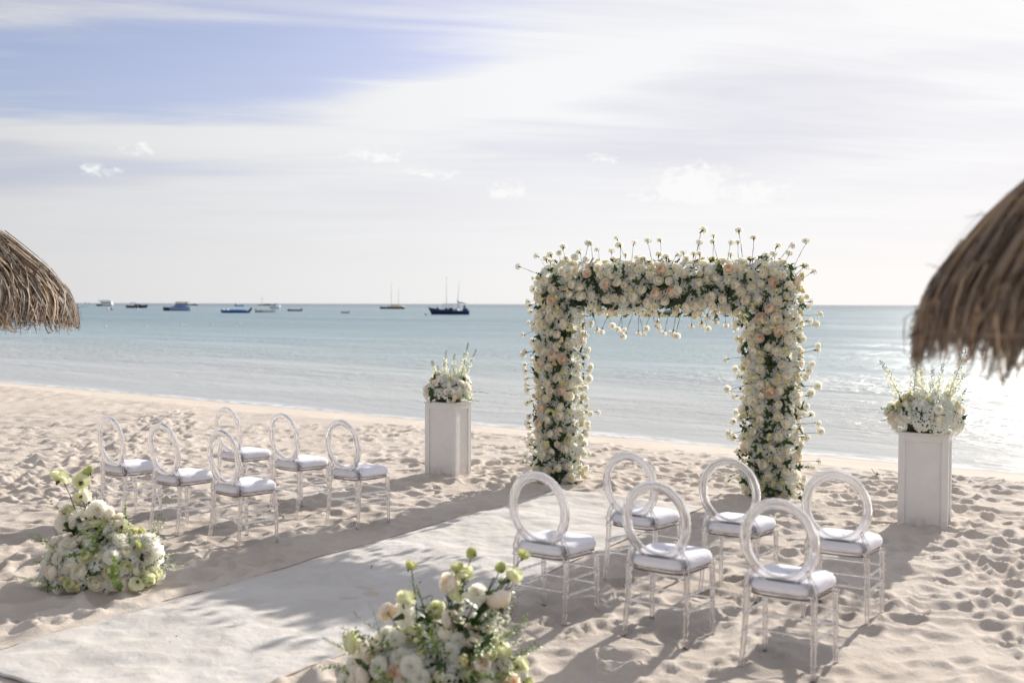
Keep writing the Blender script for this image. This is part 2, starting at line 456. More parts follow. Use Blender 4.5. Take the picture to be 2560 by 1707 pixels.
def axis(segs, lo_far, hi_far):
    a = []
    for (p, q, st) in segs: a.append(np.arange(p, q - st * 0.25, st))
    a = np.concatenate(a + [[segs[-1][1]]])
    lo = a[0] - np.cumsum(0.2 * 1.45 ** np.arange(18)); hi = a[-1] + np.cumsum(0.2 * 1.45 ** np.arange(18))
    return np.concatenate([lo[lo > lo_far][::-1], a, hi[hi < hi_far]])
gx = axis([(-17, -6, .07), (-6, 6, .024), (6, 9.5, .06)], -400, 400)
gy = axis([(4.2, 13, .024), (13, 19, .05), (19, 36, .11)], -300, 500)
GX, GY = np.meshgrid(gx, gy)
SH = (0.604, 0.797)
DIR = np.array([0.5338, 0.8456])      # along the aisle
PERP = np.array([0.8456, -0.5338])
RUN_L, RUN_R, RUN_END = -5.49, -3.84, 9.47

def ripple(x, y):
    return 0.010 * vnoise(x * 1.1, y * 1.1, 3) + 0.006 * vnoise(x * 2.6 + 5, y * 2.6, 4)
def base_z(x, y):
    s = x * SH[0] + y * SH[1]
    z = -0.11 * np.maximum(s - 12.2, 0) ** 1.0 * sstep(s, 12.0, 13.2)
    z = np.where(s > 16.4, -0.11 * 4.2 - 0.09 * (s - 16.4), z)
    return np.maximum(z, -4.0)
def runner_mask(x, y, pad):
    p = x * PERP[0] + y * PERP[1]; d = x * DIR[0] + y * DIR[1]
    out = np.maximum(np.maximum(RUN_L - p, p - RUN_R), np.maximum(d - RUN_END, 3.0 - d))
    return 1 - sstep(out, 0.0, pad)
rng = np.random.RandomState(11)
H = np.zeros_like(GX)
for (fx, amp, sd) in ((1.7, .016, 21), (3.7, .013, 22), (7.5, .007, 23), (15.0, .0045, 24)):
    n = vnoise(GX * fx + .35 * vnoise(GX * 2, GY * 2, 9), GY * fx, sd)
    H += amp * (n * .6 + (.5 - np.abs(n)) * .5)
def foot(cx, cy, a, L, W, d, h):
    ext = max(L, W) * 2.3
    i0, i1 = np.searchsorted(gx, (cx - ext, cx + ext)); j0, j1 = np.searchsorted(gy, (cy - ext, cy + ext))
    if i1 - i0 < 2 or j1 - j0 < 2: return
    x, y = GX[j0:j1, i0:i1] - cx, GY[j0:j1, i0:i1] - cy
    u, v = (x * math.cos(a) + y * math.sin(a)) / L, (-x * math.sin(a) + y * math.cos(a)) / W
    v = v + 0.25 * (u * u - .5)
    r = np.sqrt(u * u + v * v) + 1e-6
    dent = -d * np.exp(-r ** 3.2)
    rim = d * 0.42 * np.exp(-((r - 1.42) / 0.42) ** 2) * (1 + 0.55 * u / np.maximum(r, .3))
    k = 0.75 * np.exp(-(r / 1.25) ** 4)
    h[j0:j1, i0:i1] = h[j0:j1, i0:i1] * (1 - k) + dent + rim
pts = []
for _ in range(4600):
    y = 4.3 + 12.5 * rng.rand() ** 1.1; x = (rng.rand() * 2 - 1) * (0.55 * y + 0.9); pts.append((x, y))
for _ in range(3800):
    y = 10 + 19 * rng.rand(); x = -0.3 * y - rng.rand() * 0.27 * y; pts.append((x, y))
for (x, y) in pts:
    s = x * SH[0] + y * SH[1]
    if s > 13.4: continue
    big = rng.rand()
    L = 0.055 + 0.075 * rng.rand() * (0.4 + big); W = L * (0.5 + 0.35 * rng.rand())
    foot(x, y, rng.rand() * math.pi, L, W, 0.018 + 0.030 * rng.rand() * big, H)
for (x0_, y0_, hd, ns) in ((-4.6, 6.2, .5, 16), (-3.2, 12.5, 2.3, 14), (.6, 12.6, 2.75, 12), (3.2, 6.0, .25, 14), (-1.6, 7.6, .7, 9), (2.6, 5.0, .9, 10), (4.6, 11.5, 3.5, 14), (-7, 14, 1.9, 22), (-1.0, 9.8, 2.6, 8)):
    for k_ in range(ns):
        hd += rng.normal(0, .07); x0_ += math.sin(hd) * .36; y0_ += math.cos(hd) * .36
        o_ = .075 * (1 if k_ % 2 else -1); fx_, fy_ = x0_ + math.cos(hd) * o_, y0_ - math.sin(hd) * o_
        if fx_ * SH[0] + fy_ * SH[1] < 13.2: foot(fx_, fy_, math.pi / 2 - hd + rng.normal(0, .12), .125, .052, .040, H)
S_ = GX * SH[0] + GY * SH[1]
amp = 1 - sstep(S_, 12.5, 13.5) * 0.97
rm = runner_mask(GX, GY, 0.10)
pg = GX * PERP[0] + GY * PERP[1]; spill = np.where((GX * DIR[0] + GY * DIR[1] < RUN_END), np.exp(-((pg - RUN_L) / .07) ** 2) + np.exp(-((pg - RUN_R) / .06) ** 2), 0) * np.clip(vnoise(GX * 2.3, GY * 2.3, 71) + .6 * vnoise(GX * 7, GY * 7, 72) + .1, 0, 1)
amp = amp * (1 - rm * 0.985)
# the raked strip in front of the arch and between the chair blocks is trodden flatter
def soft(cx, cy, rx, ry, k):
    return 1 - k * np.exp(-(((GX - cx) / rx) ** 2 + ((GY - cy) / ry) ** 2))
amp = amp * (0.84 + 0.42 * vnoise(GX * .55 + 3, GY * .55, 61))
amp = amp * soft(-0.9, 8.6, 1.0, 1.6, .45) * soft(1.3, 10.1, 1.4, .6, .5)
H = np.where((np.abs(GX) < 40) & (GY > 3.5) & (GY < 40), H, H * 0.3)
Z = base_z(GX, GY) + .013 * spill + H * amp + ripple(GX, GY) * np.where(S_ < 15, 1, .2) + 0.03 * vnoise(GX * .35, GY * .35, 5) * (1 - sstep(S_, 11.5, 13.5)) * (1 - rm)
MOUNDS = [(2.85, 10.0, .24, .05), (2.15, 10.3, .26, .06), (0.92, 11.2, .24, .06), (0.2, 11.5, .3, .03), (3.1, 10.3, .22, .05), (-2.72, 7.0, .5, .03)]
for (mx_, my_, mr, mh) in MOUNDS:
    Z += mh * np.exp(-((GX - mx_) ** 2 + (GY - my_) ** 2) / mr ** 2) * (1 + .4 * vnoise(GX * 9, GY * 9, 31)) * (1 - rm)

def ground(x, y):
    i = int(np.clip(np.searchsorted(gx, x) - 1, 0, len(gx) - 2)); j = int(np.clip(np.searchsorted(gy, y) - 1, 0, len(gy) - 2))
    a, b = (x - gx[i]) / (gx[i + 1] - gx[i]), (y - gy[j]) / (gy[j + 1] - gy[j])
    return float((Z[j, i] * (1 - a) + Z[j, i + 1] * a) * (1 - b) + (Z[j + 1, i] * (1 - a) + Z[j + 1, i + 1] * a) * b)

def grid_mesh(name, gxx, gyy, gzz, mat):
    ny, nx = gxx.shape
    me = bpy.data.meshes.new(name)
    co = np.stack([gxx, gyy, gzz], -1).reshape(-1, 3).astype(np.float32)
    idx = np.arange(nx * ny).reshape(ny, nx)
    q = np.stack([idx[:-1, :-1], idx[:-1, 1:], idx[1:, 1:], idx[1:, :-1]], -1).reshape(-1, 4)
    me.vertices.add(len(co)); me.vertices.foreach_set('co', co.ravel())
    me.loops.add(q.size); me.loops.foreach_set('vertex_index', q.ravel().astype(np.int32))
    me.polygons.add(len(q)); me.polygons.foreach_set('loop_start', np.arange(0, q.size, 4, dtype=np.int32))
    me.polygons.foreach_set('use_smooth', np.ones(len(q), dtype=bool))
    me.materials.append(mat); me.update(calc_edges=True); me.validate()
    return me
beach = link('beach', grid_mesh('beach', GX, GY, Z, M['sand']))
tag(beach, 'pale dry sand covered in footprints sloping down to the sea', kind='structure')

# ------------------------------------------------------------------ the sea
SEA = -0.45
wv = []
for s, a in ((13.0, 0), (40.0, 0), (140.0, 0), (600.0, 0), (4000.0, 0), (40000.0, 0)): wv.append(s)
ax_ = [-40000, -4000, -500, -80, -15, 15, 80, 500, 4000, 40000]
b = MB()
vs = [(s * SH[0] + a * SH[1], s * SH[1] - a * SH[0], SEA) for s in wv for a in ax_]
nx_ = len(ax_)
b.add(vs, [(j * nx_ + i, (j + 1) * nx_ + i, (j + 1) * nx_ + i + 1, j * nx_ + i + 1) for j in range(len(wv) - 1) for i in range(nx_ - 1)])
sea = link('water', b.mesh('water', M['water'])); tag(sea, 'calm turquoise sea reaching the horizon', kind='structure')
if sea.data.polygons[0].normal.z < 0: sea.data.flip_normals()

# ------------------------------------------------------------------ aisle runner
nu, nv = 70, 330
p_ = np.linspace(RUN_L, RUN_R, nu); d_ = np.linspace(3.2, RUN_END, nv)
PP, DD = np.meshgrid(p_, d_)
edge = np.minimum(PP - RUN_L, RUN_R - PP)
wob = 0.018 * vnoise(DD * 1.7, PP * 0 + 1, 41) * (edge < 0.02)
PX = (PP + wob) * PERP[0] + DD * DIR[0]; PY = (PP + wob) * PERP[1] + DD * DIR[1]
lump = 0.014 * np.maximum(vnoise(PX * 3.1, PY * 3.1, 51), -.4) + 0.010 * vnoise(PX * 6.5, PY * 6.5, 52) - 0.02 * np.maximum(vnoise(PX * 4.3, PY * 4.3, 53) - .45, 0) + 0.0035 * vnoise(PX * 16, PY * 16, 54)
PZ = base_z(PX, PY) + ripple(PX, PY) + 0.011 + (lump * 0.85 + .006) * sstep(edge, 0.0, 0.12) - 0.006 * (edge < 0.001)
run = link('aisle_runner', grid_mesh('aisle_runner', PX, PY, PZ, M['runner']))
sol = run.modifiers.new('thickness', 'SOLIDIFY'); sol.thickness = 0.008; sol.offset = -1.0
tag(run, 'long off-white cloth runner laid on the sand toward the flower arch', 'aisle runner')
for col_ in (0, nu - 1):
    b = MB(); rr = random.Random(5 + col_)
    sg = 1 if col_ else -1
    pp = [(PX[k, col_] + PERP[0] * sg * .003 + rr.uniform(-.004, .004), PY[k, col_] + PERP[1] * sg * .003, PZ[k, col_] + .003 + rr.uniform(-.002, .002)) for k in range(0, nv, 2)]
    b.tube(pp, [0.0022 + rr.uniform(-.0008, .001) for _ in pp], 5)
    link('edge_thread', b.mesh('edge_thread', M['cord']), run)

# ------------------------------------------------------------------ acrylic chairs
def ring_profile(w, th):
    return [(w * math.copysign(abs(math.cos(a)) ** .85, math.cos(a)), th * math.copysign(abs(math.sin(a)) ** .8, math.sin(a))) for a in [2 * math.pi * k / 20 for k in range(20)]]
def back_y(z): return -0.150 - (z - 0.45) * 0.115
def leg_tube(b, pts, r0, r1, nodes):
    n = 26; path, rad = [], []
    P = [Vector(p) for p in pts]
    def at(t):
        if len(P) == 2: return P[0].lerp(P[1], t)
        a, m_, c = P
        return a * (1 - t) ** 2 + m_ * 2 * t * (1 - t) + c * t * t
    ts = sorted(set([i / n for i in range(n + 1)] + [q + e for q in nodes for e in (-.018, -.008, .008, .018)]))
    for t in ts:
        r = r0 + (r1 - r0) * t
        if any(abs(t - q) < .0101 for q in nodes): r *= 1.28
        path.append(at(t)); rad.append(r)
    b.tube(path, rad, 12)
    if r0 > .01:                                # hollow core, seen from inside the plastic
        q = MB(); q.tube(path[2:-2], [r * .52 for r in rad[2:-2]], 10)
        b.add(q.v, [f[::-1] for f in q.f])
def stretcher(p, q, r=0.0075):
    b = MB(); leg_tube(b, [p, q], r, r, (0.3, 0.5, 0.7)); return b
def make_chair():
    root = empty('acrylic_chair', (0, 0, 0))
    A = M['acrylic']
    b = MB(); n = 72
    for (w_, th_, flip) in ((.0285, .0185, 1), (.0190, .0105, -1)):     # hollow moulding: outer skin and inner skin
      pr = ring_profile(w_, th_)[::flip]; k = len(pr); vs = []
      for i in range(n):
        a = 2 * math.pi * i / n
        cx, cz = 0.182 * math.cos(a), 0.202 * math.sin(a)
        nxn, nzn = math.cos(a) / 0.182, math.sin(a) / 0.202; l = math.hypot(nxn, nzn); nxn /= l; nzn /= l
        for (u, w) in pr:
            z = 0.692 + cz + nzn * u
            vs.append((cx + nxn * u, back_y(z) + w, z))
      b.add(vs, [(i * k + j, ((i + 1) % n) * k + j, ((i + 1) % n) * k + (j + 1) % k, i * k + (j + 1) % k) for i in range(n) for j in range(k)])
    link('back_ring', b.mesh('back_ring', A), root)
    for sx in (-1, 1):
        b = MB()
        b.tube([(sx * .176, -.158, .432), (sx * .177, -.157, .455), (sx * .174, -.158, .47), (sx * .166, -.160, .50), (sx * .152, -.163, .535), (sx * .142, -.165, .556)],
               [.020, .020, .0175, .0165, .013, .0095], 12)
        q = MB(); q.tube([(sx * .176, -.158, .436), (sx * .177, -.157, .455), (sx * .174, -.158, .47), (sx * .166, -.160, .50), (sx * .152, -.163, .535)], [.0125, .0125, .0105, .0095, .007], 10); b.add(q.v, [f[::-1] for f in q.f])
        link('back_stay', b.mesh('back_stay', A), root)
        b = MB(); leg_tube(b, [(sx * .176, -.157, .428), (sx * .182, -.150, .22), (sx * .191, -.205, -.03)], .0185, .0125, (.06, .30, .52, .74))
        link('leg', b.mesh('leg', A), root)
        b = MB(); leg_tube(b, [(sx * .192, .165, .405), (sx * .194, .178, -.03)], .0175, .0125, (.06, .30, .52, .74))
        link('leg', b.mesh('leg', A), root)
    def rear(sx, z):
        t = (0.428 - z) / 0.458
        P0, P1, P2 = Vector((sx * .176, -.157, .428)), Vector((sx * .182, -.150, .22)), Vector((sx * .191, -.205, -.03))
        return P0 * (1 - t) ** 2 + P1 * 2 * t * (1 - t) + P2 * t * t
    def front(sx, z): return Vector((sx * .192, .165, .405)).lerp(Vector((sx * .194, .178, -.03)), (.405 - z) / .435)
    for sx in (-1, 1):
        for z in (.285, .195):
            link('stretcher', stretcher(rear(sx, z), front(sx, z)).mesh('stretcher', A), root)
    for z in (.305, .215): link('stretcher', stretcher(front(-1, z), front(1, z)).mesh('stretcher', A), root)
    link('stretcher', stretcher(rear(-1, .215), rear(1, .215)).mesh('stretcher', A), root)
    # seat outline: rounded trapezium, wider in front
    def outline(k, inset=0.0):
        out = []
        for i in range(k):
            a = 2 * math.pi * i / k; c, s = math.cos(a), math.sin(a)
            e = 0.42
            x = math.copysign(abs(c) ** e, c); y = math.copysign(abs(s) ** e, s)
            hw = 0.185 + 0.020 * y - inset
            out.append((x * hw, 0.008 + y * (0.185 - inset) + (0.012 * (1 - x * x) if y > 0 else 0)))
        return out
    k = 56
    b = MB(); lay = [(.006, .402), (0, .404), (0, .424), (.006, .426)]
    vs = [(x, y, z) for (ins, z) in lay for (x, y) in outline(k, ins)]
    fs = [(j * k + i, j * k + (i + 1) % k, (j + 1) * k + (i + 1) % k, (j + 1) * k + i) for j in range(3) for i in range(k)]
    fs += [tuple(range(k - 1, -1, -1)), tuple(3 * k + i for i in range(k))]
    b.add(vs, fs); sf = link('seat_frame', b.mesh('seat_frame', A), root)
    b = MB(); vs = [(x, y, z) for (ins, z) in ((-.0015, .406), (-.0015, .4115)) for (x, y) in outline(k, ins)]
    vs += [(x, y, z) for (ins, z) in ((.012, .4115), (.012, .406)) for (x, y) in outline(k, ins)]
    b.add(vs, [((j % 4) * k + i, (j % 4) * k + (i + 1) % k, ((j + 1) % 4) * k + (i + 1) % k, ((j + 1) % 4) * k + i) for j in range(4) for i in range(k)])
    link('seat_edge', b.mesh('seat_edge', M['rim']), sf)
    b = MB(); rows = []
    prof = [(.010, .4275), (.000, .431), (-.007, .440), (-.009, .452), (-.0065, .463), (-.0025, .4675), (-.004, .4705), (-.001, .476), (.005, .4865), (.018, .4925), (.05, .4955), (.095, .497), (.14, .498), (.175, .498)]
    vs = []
    for ri, (ins, z) in enumerate(prof):
        for i, (x, y) in enumerate(outline(k, ins)):
            wz = 0.0025 * math.sin(i * 1.9 + ri) * (1 if 1 < ri < 8 else .3) + 0.0015 * math.sin(i * .7 + ri * 2.1)
            vs.append((x, y, z + wz))
    fs = [(j * k + i, j * k + (i + 1) % k, (j + 1) * k + (i + 1) % k, (j + 1) * k + i) for j in range(len(prof) - 1) for i in range(k)]
    fs += [tuple(range(k - 1, -1, -1)), tuple((len(prof) - 1) * k + i for i in range(k))]
    b.add(vs, fs); cu = link('seat_cushion', b.mesh('seat_cushion', M['cushion']), root)
    b = MB(); vs = []
    ol = outline(k, -.0045)
    b.tube([(x, y, .4675 + 0.0025 * math.sin(i * 1.9 + 5)) for i, (x, y) in enumerate(ol + ol[:1])], .0026, 6, cap=False)
    link('piping', b.mesh('piping', M['cushion']), cu)
    return root
CH = [  # ring-top position, facing (deg right of +Y), label
    ((-3.500, 9.348), 39.0, 'clear acrylic chair at the far left, its legs partly hidden by the left floor bouquet'),
    ((-2.874, 8.834), 38.0, 'clear acrylic chair between two others in the near row, behind the left floor bouquet'),
    ((-2.254, 8.360), 39.5, 'clear acrylic chair nearest the camera left of the white runner'),
    ((-2.703, 10.199), 40.0, 'clear acrylic chair seen through the round back of another, left of the runner'),
    ((-2.058, 9.652), 39.5, 'clear acrylic chair in the middle of the back row, left of the runner'),
    ((-1.451, 9.138), 38.0, 'clear acrylic chair closest to the left white pedestal'),
    ((0.148, 6.311), 35.0, 'clear acrylic chair beside the runner, behind the sprays of the front bouquet'),
    ((0.794, 5.966), 33.5, 'clear acrylic chair in the middle of the near row, right of the runner'),
    ((1.351, 5.448), 33.0, 'clear acrylic chair nearest the camera of all, in front of the right arch leg'),
    ((0.779, 7.157), 36.0, 'clear acrylic chair on the edge of the runner between the two arch legs'),
    ((1.392, 6.907), 33.0, 'clear acrylic chair in the far row right of the runner, nearest the right arch leg'),
    ((1.929, 6.394), 31.5, 'clear acrylic chair closest to the right white pedestal'),
]
proto = make_chair(); parts = [(c, kids(c)) for c in kids(proto)]
proto['category'] = 'chair'; proto['group'] = 'clear acrylic chairs with round backs and white cushions'
for i, ((x, y), deg, lab) in enumerate(CH):
    if i == 0: o = proto
    else:
        o = proto.copy(); COL.objects.link(o)
        for c, gk in parts:
            d = c.copy(); COL.objects.link(d); d.parent = o
            for g_ in gk:
                e_ = g_.copy(); COL.objects.link(e_); e_.parent = d
    a = R(deg)
    cx, cy_ = x + .20 * math.sin(a), y + .20 * math.cos(a)
    o.location = (cx, cy_, 0.0)
    o.rotation_euler = (0, 0, -a)
    o['label'] = lab

# ------------------------------------------------------------------ flowers (shared meshes)
def petal(b, R0, th0, th1, phi, half, flare=0.15, nu=4, nv=4, mat=0, t0=0.0, t1=1.0, squash=1.0, notch=0.0, wave=0.0, seed=0, lift=0.0):
    vs, ts, fs = [], [], []
    rr = random.Random(seed)
    w0 = rr.uniform(0, 6)
    for j in range(nv + 1):
        v = j / nv
        for i in range(nu + 1):
            u = -1 + 2 * i / nu
            th = th0 + (th1 - th0) * v * (1 - 0.16 * u * u * v) + notch * math.cos(u * math.pi) * (v ** 3) * .1
            ph = phi + u * half * (0.45 + 0.55 * math.sin(min(1, v * 1.15) * math.pi * .5))
            rad = R0 * (1 + flare * v ** 3 + wave * math.sin(u * 5 + w0) * v * v)
            x, y, z = rad * math.sin(th) * math.cos(ph), rad * math.sin(th) * math.sin(ph), -rad * math.cos(th) * squash + lift
            vs.append((x, y, z)); ts.append(t0 + (t1 - t0) * v)
    for j in range(nv):
        for i in range(nu):
            fs.append((j * (nu + 1) + i, j * (nu + 1) + i + 1, (j + 1) * (nu + 1) + i + 1, (j + 1) * (nu + 1) + i))
    b.add(vs, fs, mat, ts)
def rose_mesh(name, mat, seed, opened=1.0, r=0.05):
    rr = random.Random(seed); b = MB()
    rings = [(0.30, 3, 160, 1.05, .0), (0.50, 4, 152, .95, .02), (0.70, 5, 140, .78, .06), (0.88, 5, 122 - 12 * opened, .78, .14), (1.0, 6, 104 - 22 * opened, .66, .24)]
    for q, (rad, n, rim, half, fl) in enumerate(rings):
        f0 = rr.uniform(0, 6.3)
        for k in range(n):
            petal(b, r * rad * rr.uniform(.95, 1.05), R(12), R(rim + rr.uniform(-7, 7)), f0 + 2 * math.pi * k / n + rr.uniform(-.1, .1), half, fl + rr.uniform(0, .06), 4, 4,
                  0, 0.0, 0.12 + 0.88 * (q / 4.0) if q < 4 else 1.0, .92, rr.uniform(0, .8), .03, seed * 97 + q * 13 + k)
    b.tube([(0, 0, -r * 1.35), (0, 0, -r * .8)], [r * .08, r * .3], 6, 1)
    return b.mesh(name, [mat, M['stem']])
def carnation_mesh(name, mat, seed, r=0.043):
    rr = random.Random(seed); b = MB(); n = 44
    for q, (ang, rad) in enumerate(((112, .86), (90, 1.0), (70, .98), (50, .93), (30, .86), (12, .74))):
        vs, ts = [], []; ph = rr.uniform(0, 6)
        k1, k2 = rr.randint(7, 10), rr.randint(13, 17)
        for j, v in enumerate((0.0, 0.55, 1.0)):
            for i in range(n):
                w = 2 * math.pi * i / n
                ruf = (math.sin(k1 * w + ph) * .5 + math.sin(k2 * w + ph * 2) * .5) * v * v
                th = R(ang) + ruf * .20
                R1 = r * rad * (.12 + .88 * v) * (1 + .09 * math.sin(k2 * w + ph) * v + rr.uniform(-.05, .05) * v)
                vs.append((R1 * math.sin(th) * math.cos(w), R1 * math.sin(th) * math.sin(w), R1 * math.cos(th) * 1.0 + ruf * r * .07)); ts.append(.15 + .85 * v)
        b.add(vs, [(j * n + i, j * n + (i + 1) % n, (j + 1) * n + (i + 1) % n, (j + 1) * n + i) for j in range(2) for i in range(n)], 0, ts)
    b.tube([(0, 0, -r * .95), (0, 0, -r * .85), (0, 0, -r * .25), (0, 0, r * .05)], [r * .06, r * .12, r * .21, r * .26], 8, 1)
    return b.mesh(name, [mat, M['stem']])
def hydrangea_mesh(name, mat, seed, r=0.085, n=85, full=0.62):
    rr = random.Random(seed); b = MB()
    for k in range(n):
        c = 1 - (k + .5) / n * (2 * full); th = math.acos(max(-1, c)); ph = k * 2.39996 + rr.uniform(-.2, .2)
        d = Vector((math.sin(th) * math.cos(ph), math.sin(th) * math.sin(ph), math.cos(th)))
        R0 = r * rr.uniform(.84, 1.04)
        bs = basis((d + Vector((rr.uniform(-.4, .4), rr.uniform(-.4, .4), rr.uniform(-.4, .4)))).normalized(), rr.uniform(0, 6)).to_3x3()
        s = r * rr.uniform(.15, .21); cc = d * R0
        for q in range(4):
            w = q * math.pi / 2; e = Vector((math.cos(w), math.sin(w), 0)); f = Vector((-math.sin(w), math.cos(w), 0))
            loc = [Vector((0, 0, -s * .15)), e * s * .62 - f * s * .58 + Vector((0, 0, s * .16)), e * s * 1.2 + Vector((0, 0, s * rr.uniform(-.1, .2))), e * s * .62 + f * s * .58 + Vector((0, 0, s * .16))]
            b.add([cc + bs @ p for p in loc], [(0, 1, 2, 3)], 0, [0.25, .95, 1, .95])
    return b.mesh(name, [mat])
def leaf_verts(L, W, bend=.25, fold=.25, n=5):
    vs, fs = [], []
    for j in range(n + 1):
        v = j / n; w = W * math.sin(math.pi * min(.999, v ** .8)) * (1 - .25 * v) + (.0006 if j < n else 0); z = -bend * L * v * v
        vs += [(-w, v * L, z + fold * w), (0, v * L, z), (w, v * L, z + fold * w)]
    for j in range(n):
        for i in range(2): fs.append((j * 3 + i, j * 3 + i + 1, (j + 1) * 3 + i + 1, (j + 1) * 3 + i))
    return vs, fs
def sprig_mesh(name, mat, seed, n=4, L=.062, W=.018, spread=75, stemlen=.03):
    rr = random.Random(seed); b = MB()
    for k in range(n):
        vs, fs = leaf_verts(L * rr.uniform(.8, 1.2), W * rr.uniform(.85, 1.15), rr.uniform(.1, .4))
        m = Matrix.Rotation(2 * math.pi * k / n + rr.uniform(-.9, .9), 4, 'Z') @ Matrix.Rotation(R(90 - spread + rr.uniform(-10, 45)), 4, 'X')
        b.add([Matrix.Translation((rr.uniform(-.012, .012), rr.uniform(-.012, .012), rr.uniform(-.012, .004))) @ m @ Vector(v) for v in vs], fs, 0)
    b.tube([(0, 0, -stemlen), (0, 0, .004)], .0022, 5, 1)
    return b.mesh(name, [mat, M['stem']])
def spray_mesh(name, mat, seed, n=5, r=.016):
    rr = random.Random(seed); b = MB()
    for k in range(n):
        d = Vector((rr.uniform(-1, 1), rr.uniform(-1, 1), rr.uniform(.5, 1.3))).normalized() if k else Vector((0, 0, 1))
        p = d * r * rr.uniform(1.9, 2.9); bs = basis(d, rr.uniform(0, 6))
        q = MB()
        for ring, (rad, cnt, rim, half) in enumerate(((.45, 3, 160, 1.0), (.75, 4, 142, .85), (1.0, 5, 118, .72))):
            for j in range(cnt): petal(q, r * rad, R(8), R(rim), ring + 2 * math.pi * j / cnt, half, .1, 2, 3, 0, 0.2, 1.0, 1.05, 0, 0, j)
        b.add([Matrix.Translation(p) @ bs @ Vector(v) for v in q.v], q.f, 0, q.t)
        b.tube([(0, 0, -.012), p - d * r * .9], .0018, 4, 1)
    return b.mesh(name, [mat, M['stem2']])
def stem_mesh(name, L, seed, mat, r=.0023, bendy=.2):
    """stem hanging below the bloom at the origin, running to -Z"""
    rr = random.Random(seed); b = MB(); pts, rad = [], []
    bx_, by_ = rr.uniform(-bendy, bendy), rr.uniform(-bendy, bendy)
    for i in range(9):
        v = i / 8; k = v * v
        pts.append((bx_ * k * L + rr.uniform(-.002, .002), by_ * k * L + rr.uniform(-.002, .002), -L * v)); rad.append(r * (1.6 if i in (3, 6) else 1.0))
    b.tube(pts, rad, 5)
    return b.mesh(name, [mat])
def spike_mesh(name, seed, L=.5, flowers=True):
    """larkspur spike rising along +Z from the origin: loose florets low, buds at the tip"""
    rr = random.Random(seed); b = MB(); pts = []
    cx = rr.uniform(-.12, .12); cy2 = rr.uniform(-.12, .12)
    pos = lambda v: Vector((cx * v * v * L, cy2 * v * v * L, v * L))
    b.tube([pos(i / 10) for i in range(11)], [.0036 - .0024 * i / 10 for i in range(11)], 5, 1)
    n = int(46 * L / .5)
    for k in range(n):
        v = .28 + .72 * k / n; a = k * 2.4 + rr.uniform(-.5, .5); p = pos(v)
        out = Vector((math.cos(a), math.sin(a), .45)).normalized(); l = (.028 * (1.15 - v) + .006)
        c = p + out * l
        b.tube([p, c], .0011, 3, 1, cap=False)
        if v < .80 and flowers and rr.random() < .86:
            s = .014 * (1.35 - v) + .003; bs = basis(out, rr.uniform(0, 6)).to_3x3()
            for q in range(5):
                w = q * 2 * math.pi / 5 + rr.uniform(-.2, .2); e = Vector((math.cos(w), math.sin(w), rr.uniform(.1, .7))); f = Vector((-math.sin(w), math.cos(w), 0))
                b.add([c + bs @ (e * s * .1), c + bs @ (e * s * .7 - f * s * .5), c + bs @ (e * s * 1.25), c + bs @ (e * s * .7 + f * s * .5)], [(0, 1, 2, 3)], 0, [.3, 1, 1, 1])
        else:
            b.ball(c, (.0038, .0038, .0062), 2, 5, 4)
    return b.mesh(name, [M['delph'], M['stem2'], M['leaf2']])
def vine_mesh(name, seed, L=.3):
    """arching thin shoot with small paired leaves, along +Z from the origin"""
    rr = random.Random(seed); b = MB(); cx = rr.uniform(.1, .35)
    pos = lambda v: Vector((cx * v * v * L, .06 * math.sin(v * 5) * L, v * L))
    b.tube([pos(i / 9) for i in range(10)], [.0022 - .0013 * i / 9 for i in range(10)], 4, 1)
    for k in range(int(20 * L / .3)):
        v = .2 + .8 * k / int(20 * L / .3); p = pos(v); a = k * 2.7
        vs, fs = leaf_verts(.030 * (1.2 - .6 * v), .0095 * (1.2 - .5 * v), .3, .2, 3)
        m = Matrix.Translation(p) @ Matrix.Rotation(a, 4, 'Z') @ Matrix.Rotation(R(rr.uniform(10, 50)), 4, 'X')
        b.add([m @ Vector(q) for q in vs], fs, 0)
    return b.mesh(name, [M['leaf2'], M['stem2']])
def leafy_mesh(name, seed, L=.3, lisi=True):
    """woody lisianthus shoot with broad dark leaves, along +Z"""
    rr = random.Random(seed); b = MB(); cx = rr.uniform(-.15, .15)
    pos = lambda v: Vector((cx * v * v * L, .03 * math.sin(v * 4) * L, v * L))
    b.tube([pos(i / 9) for i in range(10)], [.0034 - .0012 * i / 9 for i in range(10)], 5, 1)
    for k in range(6):
        v = .25 + .65 * k / 6; p = pos(v); a = k * 1.57 + rr.uniform(-.4, .4)
        for sg in (0, math.pi):
            if rr.random() < .25: continue
            vs, fs = leaf_verts(.072 * (1.2 - .5 * v), .019 * (1.2 - .5 * v), .25, .3, 5)
            m = Matrix.Translation(p) @ Matrix.Rotation(a + sg, 4, 'Z') @ Matrix.Rotation(R(rr.uniform(15, 60)), 4, 'X')
            b.add([m @ Vector(q) for q in vs], fs, 0)
    return b.mesh(name, [M['leaf'], M['stem']])

